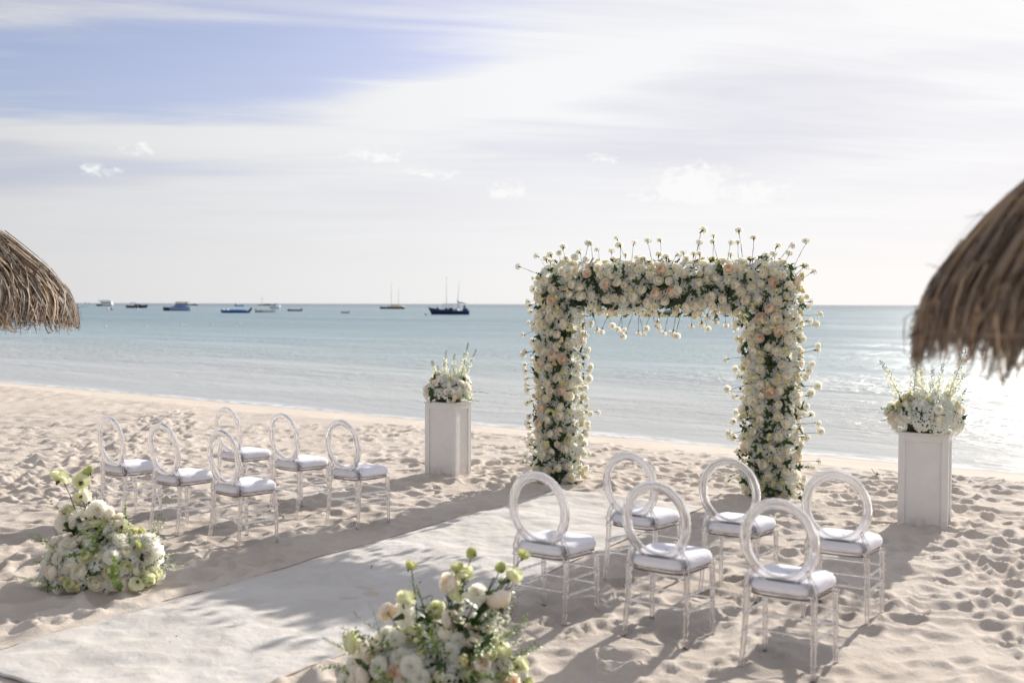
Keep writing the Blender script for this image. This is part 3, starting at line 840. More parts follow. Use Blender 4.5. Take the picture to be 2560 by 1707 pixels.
ROSE = [rose_mesh('white_rose', M['rose'], s, o, .048) for s, o in ((1, .6), (2, 1.0), (3, .2), (4, .85), (21, 1.35), (22, -.2), (23, .45))]
PEACH = [rose_mesh('peach_rose', M['peach'], s, o, .052) for s, o in ((5, .8), (6, 1.1), (7, .4))]
ROSEBUD = [rose_mesh('blush_rosebud', M['blush'], s, -.6, .043) for s in (8, 9)]
CARN = [carnation_mesh('carnation', M['carnation'], s) for s in (1, 2, 3, 4, 5)]
HYD = [hydrangea_mesh('hydrangea', M['hydra'], s) for s in (1, 2, 3, 4)]
BUD = [spray_mesh('spray_roses', M['bud'], s, n) for s, n in ((1, 5), (2, 4), (3, 6))]
LISI = [rose_mesh('lisianthus', M['lisi'], s, 1.5, .045) for s in (11, 12, 13)]
GBUD = [rose_mesh('green_bud', M['green_bud'], s, -.9, .022) for s in (14, 15)]
SPRIG = [sprig_mesh('leaf_sprig', M['leaf'], s, n) for s, n in ((1, 3), (2, 4), (3, 3), (4, 2), (5, 3))]
STEM = [stem_mesh('stem', .30, s, M['stem']) for s in (1, 2, 3, 4, 5)]
SPIKE = [spike_mesh('larkspur_spike', s, L) for s, L in ((1, .5), (2, .42), (3, .5), (4, .36))]
VINE = [vine_mesh('leafy_shoot', s, .3) for s in (1, 2, 3)]
LEAFY = [leafy_mesh('leafy_stem', s, .32) for s in (1, 2, 3)]

# ------------------------------------------------------------------ flower arch
AR = R(27.5)
arch = empty('flower_arch', (1.47, 10.86, 0), -AR)
tag(arch, 'tall square wedding arch covered in white and peach flowers facing the chairs', 'flower arch')
LEGX, W2, D, TOP, BOT = 1.125, 0.205, 0.25, 2.27, 1.865    # local: x across, y away from the camera, flowers on y<0 side
fw = .15
def frame_box(lo, hi, name='frame_post'):
    b = MB(); b.smooth = False; b.box(lo, hi); bevel(link(name, b.mesh(name, M['white_wood']), arch), .004)
for sx in (-1, 1): frame_box((sx * LEGX - fw, .05, -.1), (sx * LEGX + fw, .21, 1.90))
frame_box((-LEGX - fw, .05, 1.9), (LEGX + fw, .21, 2.22), 'frame_beam')
def back_box(lo, hi):
    b = MB(); b.smooth = False; b.box(lo, hi); link('green_backing', b.mesh('green_backing', M['moss']), arch)
for sx in (-1, 1): back_box((sx * LEGX - fw + .01, .002, .0), (sx * LEGX + fw - .01, .048, 1.88))
back_box((-LEGX - fw + .01, .002, 1.885), (LEGX + fw - .01, .048, 2.2))
rs = random.Random(77)
# faces to dress: origin, u, v, width, height, normal, density
FACES = []
for sx in (-1, 1):
    FACES.append((Vector((sx * LEGX - W2, 0, 0.02)), Vector((1, 0, 0)), Vector((0, 0, 1)), 2 * W2, 1.86, Vector((0, -1, 0)), 1.0, 'front'))
    FACES.append((Vector((sx * (LEGX + W2 - .03), 0.0, 0.05)), Vector((0, 1, 0)), Vector((0, 0, 1)), .2, 2.2, Vector((sx, 0, 0)), .9 if sx > 0 else .7, 'outer'))
    FACES.append((Vector((sx * (LEGX - W2 + .03), 0.0, 0.05)), Vector((0, 1, 0)), Vector((0, 0, 1)), .13 if sx < 0 else .2, 1.8, Vector((-sx, 0, 0)), .8, 'inner'))
FACES.append((Vector((-LEGX - W2, 0, BOT)), Vector((1, 0, 0)), Vector((0, 0, 1)), 2 * (LEGX + W2), TOP - BOT, Vector((0, -1, 0)), 1.0, 'beam'))
FACES.append((Vector((-LEGX - W2, 0, TOP - .03)), Vector((1, 0, 0)), Vector((0, 1, 0)), 2 * (LEGX + W2), .2, Vector((0, 0, 1)), 1.0, 'top'))
FACES.append((Vector((-LEGX + W2, 0, BOT + .03)), Vector((1, 0, 0)), Vector((0, 1, 0)), 2 * (LEGX - W2), .2, Vector((0, 0, -1)), 1.0, 'under'))
used = []
def free(p, r):
    for q, rq in used:
        if (q - p).length_squared < (r + rq) ** 2 * .62: return False
    used.append((p, r)); return True
count = {}
MATS = {}
def put(name, meshes, p, n, sc=1.0, parent=arch, limit=300):
    if count.get((parent.name, name), 0) >= limit: return None
    count[(parent.name, name)] = count.get((parent.name, name), 0) + 1
    mt = place(p, n, rs.uniform(0, 6.28), sc) @ Matrix.Diagonal((rs.uniform(.9, 1.1), rs.uniform(.9, 1.1), rs.uniform(.88, 1.1) if 'stem' not in name and 'shoot' not in name and 'spike' not in name else 1, 1))
    o = link(name, rs.choice(meshes), parent, mt); MATS[o.name] = mt
    return o
def jit(n, k): return (n + Vector((rs.uniform(-k, k), rs.uniform(-k, k), rs.uniform(-k, k)))).normalized()
def on_face(F):
    o, u, v, w, h, n, dn, nm = F
    while True:
        p = o + u * rs.uniform(0, w) + v * rs.uniform(0, h)
        a, c = abs(p.x) - (LEGX + W2 - .17), p.z - (TOP - .17)      # shoulders of the arch are rounded off
        if not (a > 0 and c > 0 and math.hypot(a, c) > .165): return p
# hydrangea heads fill the ground
hyd_used = []
for F in FACES:
    area = F[3] * F[4]; want = int(area / .0105 * F[6]); got = tries = 0
    while got < want and tries < want * 30:
        tries += 1; p = on_face(F)
        if all((p - q).length > .088 for q in hyd_used):
            hyd_used.append(p); got += 1
            if rs.random() < .14: continue
            put('hydrangea', HYD, p - F[5] * .022, jit(F[5], .3), rs.uniform(.80, 1.08))
for F in FACES:
    area = F[3] * F[4] * F[6]
    for (nm, ms, r, dens, off, k, sc) in (('peach_rose', PEACH, .055, 8, .075, .45, (.75, 1.05)), ('white_rose', ROSE, .055, 52, .080, .45, (.66, .95)),
                                          ('leaf_sprig', SPRIG, .046, 56, .085, .6, (.7, 1.1)), ('spray_roses', BUD, .04, 100, .080, .5, (.75, 1.1))):
        want = int(area * dens); got = tries = 0
        while got < want and tries < want * 25:
            tries += 1; p = on_face(F) + F[5] * (off + rs.uniform(-.015, .02))
            if free(p, r):
                got += 1
                nn_ = jit(F[5], k)
                if nm != 'leaf_sprig': nn_ = (nn_ + Vector((0, 0, rs.uniform(-.1, .25)))).normalized()
                put(nm, ms, p, nn_, rs.uniform(*sc))
# carnations on bare stems standing out all round
def carn(base, d, L, parent=arch, sc=1.0):
    d = d.normalized(); tip = base + d * L
    hd = jit(d, .55); L *= rs.uniform(.75, 1.2); tip = base + d * L
    o = put('carnation', CARN, tip, hd, sc * rs.uniform(.72, 1.1), parent)
    if o is None: return
    # stem as sub-part, in the bloom's own frame, running back to the arch
    loc = MATS[o.name].to_3x3().normalized().transposed() @ (-d)
    s = link('stem', rs.choice(STEM), o)
    s.matrix_local = Matrix.Translation((0, 0, -.028)) @ basis(-loc, rs.uniform(0, 6)) @ Matrix.Diagonal((1, 1, (L + .03) / .30 / MATS[o.name].to_scale().x, 1))
for k in range(46):
    x = -LEGX - W2 + 2 * (LEGX + W2) * (k + rs.uniform(.1, .9)) / 46
    edge_ = max(0, abs(x) - LEGX + .25) / .45 * math.copysign(1, x)
    carn(Vector((x, rs.uniform(.0, .18), TOP)), Vector((edge_ * .9 + rs.gauss(0, .22), rs.uniform(-.3, .2), 1)), rs.choice((.1, .14, .18, .24, .28, .32)))
for k in range(26):
    x = -LEGX + W2 + 2 * (LEGX - W2) * (k + rs.uniform(.1, .9)) / 26
    carn(Vector((x, rs.uniform(-.02, .15), BOT)), Vector((rs.gauss(0, .22), rs.uniform(-.3, .15), -1)), rs.choice((.12, .18, .22, .25, .28)))
for sx in (-1, 1):
    for k in range(32):
        z = .12 + 2.1 * (k + rs.uniform(.1, .9)) / 32
        carn(Vector((sx * (LEGX + W2 - .02), rs.uniform(.0, .16), z)), Vector((sx, rs.uniform(-.35, .25), (.15 if sx > 0 else -.25) * rs.uniform(.2, 1.8) * (1 if z < 1.7 else -1 * sx if sx < 0 else 1) + (.5 if z > 2 else 0))), rs.choice((.13, .17, .21, .24, .26)))
    for k in range(21):
        z = .12 + 1.62 * (k + rs.uniform(.1, .9)) / 21
        carn(Vector((sx * (LEGX - W2 + .02), rs.uniform(.0, .12), z)), Vector((-sx, rs.uniform(-.35, .2), rs.uniform(-.5, .05))), rs.choice((.12, .16, .2, .23)))
# loose greenery tucked between the heads
b = MB(); rr = random.Random(4)
for F in FACES:
    for _ in range(int(F[3] * F[4] * 620)):
        p = F[0] + F[1] * rr.uniform(0, F[3]) + F[2] * rr.uniform(0, F[4]) + F[5] * rr.uniform(-.02, .035)
        vs, fs = leaf_verts(rr.uniform(.04, .07), rr.uniform(.011, .018), .3, .3, 3)
        m = Matrix.Translation(p) @ basis((F[5] * .8 + Vector((rr.uniform(-1, 1), rr.uniform(-1, 1), rr.uniform(-1, 1)))).normalized(), rr.uniform(0, 6))
        b.add([m @ Vector(v) for v in vs], fs)
fo = link('foliage', b.mesh('foliage', [M['leaf']]), arch); fo['kind'] = 'stuff'

# ------------------------------------------------------------------ pedestals with arrangements
def make_pedestal(name, corner, deg, label):
    a = R(deg); w, d, h = .40, .33, .82
    root = empty(name, (corner[0], corner[1], 0), -a)     # origin at the near corner; x back along the left face is -x, y away
    tag(root, label, 'pedestal', 'white pedestals beside the arch')
    def bx(nm, lo, hi, bv=.003):
        b = MB(); b.smooth = False; b.box(lo, hi); o = link(nm, b.mesh(nm, M['white_wood']), root); bevel(o, bv); return o
    t = .015; fr = .055; z0, z1 = -.06, h - .02
    bx('panel', (-w + t, t, z0), (-t, d - t, z1 - .001))
    for (y0, y1) in ((0, t + .001), (d - t - .001, d)):
        bx('stile', (-w, y0, z0), (-w + fr, y1, z1)); bx('stile', (-fr, y0, z0), (0, y1, z1))
        bx('rail', (-w + fr + .0005, y0 + .0005, z1 - fr), (-fr - .0005, y1 - .0005, z1)); bx('rail', (-w + fr + .0005, y0 + .0005, z0), (-fr - .0005, y1 - .0005, z0 + .07))
    for (x0, x1) in ((-t - .001, -.0006), (-w + .0006, -w + t + .001)):
        bx('stile', (x0, t + .0015, z0), (x1, fr, z1)); bx('stile', (x0, d - fr, z0), (x1, d - t - .0015, z1))
        bx('rail', (x0, fr + .0005, z1 - fr), (x1, d - fr - .0005, z1)); bx('rail', (x0, fr + .0005, z0), (x1, d - fr - .0005, z0 + .07))
    bx('top', (-w - .008, -.008, h - .0195), (.008, d + .008, h), .004)
    return root, a, w, d, h
def arrangement(name, root, a, w, d, h, rad, height, spikes, seed, label, nhyd):
    global rs
    rs = random.Random(seed)
    c = Vector(root.location) + Matrix.Rotation(-a, 3, 'Z') @ Vector((-w / 2, d / 2, h))
    o = empty(name, c)
    tag(o, label, 'flower arrangement', 'flower arrangements on the pedestals')
    dome = lambda ph, e: Vector((rad * math.cos(e) * math.cos(ph), rad * math.cos(e) * math.sin(ph), .05 + height * math.sin(e)))
    b = MB(); b.ball((0, 0, .06), (rad * .6, rad * .6, height * .62)); link('green_backing', b.mesh('green_backing', M['moss']), o)
    for k in range(nhyd):
        e = math.asin(min(1, (k + .5) / nhyd)); ph = k * 2.4
        p = dome(ph, e) * .80; put('hydrangea', HYD, p, jit(Vector((p.x, p.y, p.z + .02)), .2), rs.uniform(.85, 1.05), o)
    for (nm, ms, n, k0, sc) in (('peach_rose', PEACH, 7, .98, (.75, .95)), ('white_rose', ROSE, 12, .98, (.75, 1.0)), ('leaf_sprig', SPRIG, 15, 1.0, (.9, 1.4)), ('carnation', CARN, 10, 1.1, (.9, 1.1)), ('spray_roses', BUD, 8, 1.0, (.7, 1.0))):
        for k in range(n):
            e = math.asin(rs.uniform(.02, .9)); ph = rs.uniform(0, 6.28); p = dome(ph, e) * k0
            put(nm, ms, p, jit(Vector((p.x, p.y, p.z * .8)), .25), rs.uniform(*sc), o)
    for k in range(8):
        ph = rs.uniform(0, 6.28); p = dome(ph, rs.uniform(.1, .9)) * .8
        put('leafy_shoot', VINE, p, jit(Vector((p.x, p.y, p.z)), .3), rs.uniform(.6, 1.0), o)
    for (x, y, tx, ty, L) in spikes:
        put('larkspur_spike', SPIKE, Vector((x, y, height * .45)), Vector((tx, ty, 1)), L, o)
    return o
pl = make_pedestal('pedestal', (-.612, 11.74), 28.5, 'white panelled pedestal left of the arch, close to the waterline')
pr_ = make_pedestal('pedestal', (3.66, 9.01), 27.0, 'white panelled pedestal right of the arch, under the edge of the thatched umbrella')
arrangement('flower_arrangement', *pl, .25, .26, [(-.1, 0, -.32, .05, .95), (-.07, -.05, -.22, -.1, .8), (-.04, .03, -.08, .05, 1.05), (-.02, -.06, -.03, -.1, .9), (.05, 0, .08, .0, 1.15), (.07, .05, .14, .1, .85), (.1, -.02, .30, -.05, 1.1), (.12, .03, .38, .05, 1.0), (.0, .08, .0, .2, .9), (.03, -.08, .1, -.2, .7), (-.1, .06, -.2, .15, .7)], 21,
            'low dome of white hydrangeas and larkspur spikes on the left pedestal', 24)
arrangement('flower_arrangement', *pr_, .29, .30, [(-.16, 0, -.38, .0, 1.28), (-.11, -.04, -.12, -.1, 1.3), (-.02, .0, .02, .05, 1.22), (.02, -.05, .08, -.1, 1.1), (.07, .03, .22, .05, 1.1), (.11, -.02, .42, .0, 1.3), (.14, .02, .52, .08, 1.15), (.05, .08, .25, .2, .8), (.16, -.04, .7, -.1, .75), (-.06, .08, -.1, .2, .75), (.0, -.1, .03, -.2, .6)], 22,
            'wide white hydrangea arrangement with tall larkspur on the right pedestal', 28)

# ------------------------------------------------------------------ bouquets standing on the sand
def bouquet(name, loc, rx, ry, height, seed, label, extra, nhyd, tall):
    global rs
    rs = random.Random(seed)
    o = empty(name, (loc[0], loc[1], ground(*loc)))
    tag(o, label, 'floor bouquet', 'flower bouquets on the sand beside the runner')
    b = MB(); b.ball((0, 0, height * .28), (rx * .62, ry * .62, height * .45)); link('green_backing', b.mesh('green_backing', M['moss']), o)
    def dome(ph, e, k=1.0): return Vector((rx * math.cos(e) * math.cos(ph) * k, ry * math.cos(e) * math.sin(ph) * k, .035 + height * math.sin(e) * k))
    def nrm(p): return Vector((p.x / rx, p.y / ry, p.z / height * .9 + .12))
    for k in range(nhyd):
        e = math.asin(min(1, (k + .5) / nhyd)) * .95; ph = k * 2.4 + .3
        p = dome(ph, e, .80); put('hydrangea', HYD, p, jit(nrm(p), .2), rs.uniform(.75, .95), o)
    taken = []
    for (nm, ms, n, k0, sc) in (('lisianthus', LISI, 17, 1.05, (.8, 1.1)), ('white_rose', ROSE, 15, 1.0, (.85, 1.05)), ('blush_rosebud', ROSEBUD, 6, 1.04, (.85, 1.05)), ('peach_rose', PEACH, 4, 1.0, (.8, 1.0)),
                                ('carnation', CARN, 26, 1.04, (1.0, 1.3)), ('leaf_sprig', SPRIG, 18, 1.0, (.9, 1.35)), ('spray_roses', BUD, 9, 1.02, (.7, .95)), ('green_bud', GBUD, 6, 1.1, (.9, 1.1))):
        for k in range(n):
            for _ in range(30):
                e = math.asin(rs.uniform(.0, .97)) * .98; ph = rs.uniform(0, 6.28); p = dome(ph, e, k0 * rs.uniform(.94, 1.06))
                if all((p - q).length > .068 for q in taken): break
            taken.append(p); put(nm, ms, p, jit(nrm(p), .3), rs.uniform(*sc), o)
    for k in range(26):
        ph = rs.uniform(0, 6.28); p = dome(ph, rs.uniform(.0, .9), .8)
        put('leafy_shoot', VINE, p, jit(nrm(p), .35), rs.uniform(.7, 1.15), o)
    for k in range(9):
        ph = rs.uniform(0, 6.28); p = dome(ph, rs.uniform(.1, 1.0), .6)
        put('leafy_stem', LEAFY, p, jit(nrm(p), .3), rs.uniform(.7, 1.0), o)
    for k in range(13):
        ph = rs.uniform(0, 6.28); p = dome(ph, rs.uniform(.0, .7), .75)
        put('larkspur_spike', SPIKE, p, jit(nrm(p), .3), rs.uniform(.45, .7), o)
    # blooms on tall stems: tip (x, y, z), kind
    for (x, y, z, kind, sc) in tall:
        tip = Vector((x, y, z)); root = Vector((x * .25, y * .25, height * .45)); d = tip - root; L = d.length
        nm, ms = {'lisi': ('lisianthus', LISI), 'bud': ('green_bud', GBUD), 'rose': ('blush_rosebud', ROSEBUD), 'carn': ('carnation', CARN), 'white': ('white_rose', ROSE)}.get(kind, (None, None))
        if kind == 'leafy': put('leafy_stem', LEAFY, root, d, L / .32, o); continue
        if kind == 'spike': put('larkspur_spike', SPIKE, root, d, L / .45, o); continue
        if kind == 'vine': put('leafy_shoot', VINE, root, d, L / .30, o); continue
        bl = put(nm, ms, tip, jit(d, .5), sc, o)
        loc3 = MATS[bl.name].to_3x3().normalized().transposed() @ (-d.normalized())
        s = link('stem', rs.choice(STEM), bl); s.matrix_local = basis(-loc3, rs.uniform(0, 6)) @ Matrix.Diagonal((1, 1, L / .30 / sc, 1))
    return o
bouquet('floor_bouquet', (-2.70, 7.08), .36, .27, .37, 31, 'bouquet with tall yellow-green blooms on the sand, left of the runner', None, 34,
        [(-.27, 0, .73, 'lisi', 1.25), (-.13, 0, .70, 'lisi', 1.15), (-.09, .0, .76, 'bud', 1.4), (.05, -.03, .47, 'white', 1.0), (.14, -.04, .42, 'lisi', 1.0), (.0, -.06, .52, 'carn', 1.5), (-.04, -.05, .50, 'white', 1.1), (-.17, .02, .58, 'lisi', 1.0), (-.09, -.02, .60, 'white', .95), (-.22, -.05, .42, 'carn', 1.6), (-.13, -.08, .46, 'carn', 1.5), (-.02, -.06, .43, 'lisi', 1.0), (-.20, -.05, .48, 'lisi', 1.1), (-.24, .0, .50, 'rose', 1.0),
         (-.15, .02, .66, 'leafy', 1), (-.06, .04, .62, 'leafy', 1), (.0, .0, .55, 'leafy', 1), (-.10, -.05, .52, 'leafy', 1), (-.30, 0, .66, 'vine', 1), (-.44, -.05, .38, 'vine', 1), (-.46, .0, .28, 'vine', 1), (.43, -.12, .12, 'vine', 1), (.12, -.06, .44, 'rose', 1.1), (.06, -.05, .42, 'white', 1.1),
         (.28, -.12, .30, 'bud', 1.3), (.33, -.05, .22, 'carn', 2.2), (.30, -.02, .27, 'carn', 2.0), (.36, -.16, .07, 'lisi', .95), (.29, -.22, .06, 'lisi', 1.0)])
bouquet('floor_bouquet', (-.36, 5.12), .40, .30, .28, 32, 'large spreading bouquet at the front edge, right of the runner', None, 32,
        [(-.12, 0, .61, 'bud', 1.2), (.17, .03, .66, 'bud', 1.15), (.13, .0, .58, 'lisi', 1.0), (.10, 0, .60, 'bud', 1.2), (.06, -.02, .53, 'rose', .95), (.085, 0, .48, 'lisi', 1.0), (-.14, -.03, .47, 'lisi', 1.0),
         (-.23, -.05, .40, 'rose', .95), (-.15, -.05, .38, 'carn', 1.5), (.31, .03, .59, 'bud', 1.2), (.42, .05, .65, 'bud', 1.2), (.38, .05, .56, 'lisi', 1.05), (.30, .0, .44, 'rose', 1.1), (.18, .02, .66, 'spike', 1), (.0, .02, .56, 'vine', 1),
         (.35, .05, .60, 'leafy', 1), (.27, .03, .56, 'leafy', 1), (.12, .03, .54, 'leafy', 1), (.06, .03, .50, 'leafy', 1), (-.06, .0, .52, 'leafy', 1), (.36, .0, .50, 'vine', 1), (.42, -.05, .40, 'vine', 1), (.40, -.1, .34, 'vine', 1),
         (-.44, -.05, .34, 'vine', 1), (-.40, -.08, .26, 'lisi', 1.2), (-.33, -.12, .24, 'rose', 1.0), (.42, -.12, .18, 'lisi', .9), (-.34, -.2, .14, 'rose', 1.1), (.20, .0, .47, 'carn', 1.3), (.25, .02, .42, 'carn', 1.3), (.0, .0, .40, 'lisi', 1.0), (.07, -.05, .36, 'rose', .95)])

# cut sprig dropped on the sand
rs = random.Random(6)
sp = empty('cut_sprig', (3.98, 11.70, ground(3.98, 11.70) + .02), 0.6)
tag(sp, 'small cut leaf sprig dropped on the sand near the right pedestal', 'sprig')
put('leaf_sprig', SPRIG, Vector((0, 0, .01)), Vector((.3, -.5, .8)), .9, sp)
b = MB(); b.tube([(0, 0, .0), (-.02, .03, .03), (-.035, .05, .07)], .003, 5); link('stem', b.mesh('stem', M['stem']), sp)

# ------------------------------------------------------------------ thatched umbrellas
def palapa(name, c, rim, top, nstr, seed, label, width, shag=1.0, light=.42, nstray=110):
    root = empty(name, (c[0], c[1], 0)); tag(root, label, 'thatched umbrella', 'thatched beach umbrellas')
    rr = random.Random(seed)
    def prof(r):          # height of the thatch surface above its rim at fraction r of the radius
        return (top * (1 - r) * (.80 + .42 * r)) - .11 * max(0, r - .80) ** 1.5 * 12 * .6
    zr = c[2]
    b = MB(); b.tube([(0, 0, -.3), (0, 0, zr + top - .1)], [.075, .055], 12); link('pole', b.mesh('pole', M['wood']), root)
    b = MB(); n = 40; rg = [.02, .25, .5, .7, .84, .93, .96]
    vs = [(rim * r * math.cos(2 * math.pi * i / n), rim * r * math.sin(2 * math.pi * i / n), zr + prof(r) - .03) for r in rg for i in range(n)]
    b.add(vs, [(j * n + i, (j + 1) * n + i, (j + 1) * n + (i + 1) % n, j * n + (i + 1) % n) for j in range(len(rg) - 1) for i in range(n)], 0, [.05] * len(vs))
    link('roof_cone', b.mesh('roof_cone', M['thatch']), root)
    for k in range(10):
        a = 2 * math.pi * k / 10; b = MB()
        b.tube([(.03 * math.cos(a), .03 * math.sin(a), zr + top - .16), (rim * .9 * math.cos(a), rim * .9 * math.sin(a), zr + prof(.9) - .065)], .018, 7); link('rafter', b.mesh('rafter', M['wood']), root)
    # dry fronds: clumps of narrow blades laid down the slope, the lowest hanging over the rim
    b = MB(); V, Fc, T = [], [], []
    clumps = nstr // 9
    for q in range(clumps):
        r0 = math.sqrt(rr.uniform(.01, .93)); a0 = rr.uniform(0, 2 * math.pi); tone = rr.gauss(light, .20); skew = rr.gauss(0, .28); L0 = rr.uniform(.22, .46); clift = min(.065, abs(rr.gauss(0, .034 * shag))); cz = max(-.05, min(.06, rr.gauss(0, .034 * shag)))
        for _ in range(9):
            a = a0 + rr.gauss(0, .05) / max(r0, .15); r = r0 + rr.gauss(0, .02); L = L0 * rr.uniform(.7, 1.15); sk = skew + rr.gauss(0, .08)
            lift = clift + rr.uniform(.0, .03) + (.04 if rr.random() < .05 else 0); w = width * (rr.uniform(.5, 1.3) if rr.random() < .94 else rr.uniform(1.8, 2.8)); t = min(1, max(0, tone + rr.gauss(0, .10) + (.35 if rr.random() < .04 else 0)))
            hang = rr.uniform(.6, 1.1); n = 5; o0 = len(V); zmin = zr - .105 + cz + rr.gauss(0, .016) - (.05 * rr.random() if rr.random() < .12 else 0)
            tw = rr.uniform(-.9, .9); droop = rr.uniform(.0, .06)
            prev = None
            rad, z, ang = r * rim, None, a
            z = zr + prof(min(r, 1.0)) + lift
            for k in range(n + 1):
                fr = rad / rim
                P = Vector((rad * math.cos(ang), rad * math.sin(ang), z))
                tang = Vector((-math.sin(ang), math.cos(ang), 0)); nrm_ = Vector((math.cos(ang) * .5, math.sin(ang) * .5, .85))
                s_ = (tang * math.cos(tw) + nrm_ * math.sin(tw)) * w * (1 - .75 * (k / n) ** 2) * .5
                V += [P - s_, P + s_]; T += [t, t]
                st = L / n
                if fr < .93:
                    slope = (prof(min(fr + .03, 1.0)) - prof(fr)) / (.03 * rim)
                    h_ = 1 / math.sqrt(1 + slope * slope); rad += st * h_; z += st * slope * h_ - droop * .06
                else:
                    over = (fr - .93) / .07; hz = max(.06, .55 - .5 * over) ; rad += st * hz * .8; z -= st * math.sqrt(max(.1, 1 - hz * hz)) * hang
                ang += sk * st / max(rad, .2)
                rad = min(rad, rim * 1.025)
                if z < zmin: z = zmin + (z - zmin) * .04
            for k in range(n): Fc.append((o0 + 2 * k, o0 + 2 * k + 1, o0 + 2 * k + 3, o0 + 2 * k + 2))
    b.add(V, Fc, 0, T)
    th = link('thatch', b.mesh('thatch', M['thatch']), root); th['kind'] = 'stuff'
    # stray fibres
    b = MB()
    for _ in range(nstray):
        r = math.sqrt(rr.uniform(.02, 1)); a = rr.uniform(0, 6.28); P = Vector((r * rim * math.cos(a), r * rim * math.sin(a), zr + prof(r) + .04))
        d = Vector((math.cos(a) + rr.gauss(0, .6), math.sin(a) + rr.gauss(0, .6), rr.uniform(-.5, .5))).normalized(); L = rr.uniform(.05, .13)
        b.tube([P, P + d * L * .5 + Vector((0, 0, .01)), P + d * L], [.0022, .0016, .0008], 3, t=rr.uniform(.3, .95))
    sf = link('stray_fibres', b.mesh('stray_fibres', M['thatch']), root); sf['kind'] = 'stuff'
    return root
palapa('thatched_umbrella', (-4.50, 8.0, 1.85), 1.205, 1.06, 19000, 3, 'thatched umbrella reaching in from the left edge, in front of the sea', .0125, 1.1, .45)
palapa('thatched_umbrella', (2.37, 3.0, 1.87), 1.185, 1.06, 21000, 8, 'blurred thatched umbrella close to the camera, overhanging the right pedestal', .0115, 1.35, .52, 60)

# ------------------------------------------------------------------ boats
def hull(b, L, Bm, H, bow=.35, stern=.9, sheer=.3, flare=.2, mat=0, mat2=None, draft=.25):
    """lofted hull, bow at +x, deck closed; z=0 at the water"""
    n = 14; m = 5; vs = []
    for i in range(n + 1):
        u = i / n; x = -L / 2 + L * u
        w = Bm / 2 * (stern + (1 - stern) * min(1, u / .35)) * (1 - max(0, (u - .55) / .45) ** 2.2)
        zt = H * (1 + sheer * max(0, (u - .35) / .65) ** 2 + .12 * (max(0, .3 - u) / .3) ** 2)
        rake = bow * max(0, (u - .6) / .4) ** 1.5
        for sg in (-1, 1):
            for k in range(m):
                v = k / (m - 1)
                vs.append((x + rake * v * .8, sg * w * (1 - flare * (1 - v)) * (.35 + .65 * min(1, v * 2.2)), -draft + (zt + draft) * v))
    fs, k2 = [], 2 * m
    for i in range(n):
        for sg in range(2):
            for k in range(m - 1):
                a, c = i * k2 + sg * m + k, (i + 1) * k2 + sg * m + k
                fs.append((a, c, c + 1, a + 1) if sg == 0 else (a, a + 1, c + 1, c))
        fs.append((i * k2 + m - 1, (i + 1) * k2 + m - 1, (i + 1) * k2 + 2 * m - 1, i * k2 + 2 * m - 1))
        fs.append((i * k2, i * k2 + m, (i + 1) * k2 + m, (i + 1) * k2))
    fs.append(tuple(list(range(0, m)) + list(range(2 * m - 1, m - 1, -1))))
    e = n * k2; fs.append(tuple([e + i for i in range(m - 1, -1, -1)] + [e + m + i for i in range(m)]))
    b.add(vs, fs, mat)
class Boat:
    def __init__(s, name, x, y, yaw, label, cat='boat', group='boats moored off the beach'):
        s.o = empty(name, (x, y, SEA), yaw); tag(s.o, label, cat, group)
    def part(s, name, mat, fn, parent=None, bv=0.0, smooth=False):
        b = MB(); b.smooth = smooth; fn(b); o = link(name, b.mesh(name, M[mat]), parent or s.o)
        if bv: bevel(o, bv)
        return o
    def mast(s, x, h, r=.08, z0=.3, lean=0.0, mat='b_grey'):
        return s.part('mast', mat, lambda b: b.tube([(x, 0, z0), (x + lean, 0, h)], [r, r * .6], 8), smooth=True)
def cover(b, x0, x1, w, z0, h, n=8, k=7, tip=.5):
    vs = []
    for i in range(n + 1):
        u = i / n; s_ = math.sin(math.pi * min(max(u, .04), .96)) ** tip
        for j in range(k):
            a = math.pi * j / (k - 1); vs.append((x0 + (x1 - x0) * u, -math.cos(a) * w / 2 * (.6 + .4 * s_), z0 + math.sin(a) * h * s_))
    b.add(vs, [(i * k + j, (i + 1) * k + j, (i + 1) * k + j + 1, i * k + j + 1) for i in range(n) for j in range(k - 1)] + [tuple(range(k)), tuple(n * k + j for j in range(k - 1, -1, -1))])

bt = Boat('ferry_boat', -323.8, 858.3, math.pi, 'white two-deck excursion boat with blue canopy far left near the horizon')
bt.part('hull', 'b_white', lambda b: hull(b, 12.6, 4, 1.5, .8), smooth=True)
bt.part('bow_paint', 'b_navy', lambda b: hull(b, 12.7, 4.06, 1.2, .8, draft=.1), smooth=True).scale = (.5, 1, 1)
for c in kids(bt.o):
    if c.name.startswith('bow_paint'): c.location.x = 3.2
cab = bt.part('cabin', 'b_white', lambda b: b.box((-6.0, -1.7, 1.5), (2.6, 1.7, 3.6)), bv=.1)
for k in range(4): bt.part('window', 'b_dark', lambda b: b.box((-5.3 + k * 1.9, -1.75, 2.3), (-4.0 + k * 1.9, 1.75, 3.0)), cab)
bt.part('canopy', 'b_lightblue', lambda b: b.box((-5.2, -1.9, 3.95), (4.4, 1.9, 4.45)), bv=.15)
for x in (-4.6, -1, 2, 4): bt.part('post', 'b_white', lambda b: b.box((x, -1.6, 1.5), (x + .15, -1.45, 3.95)))

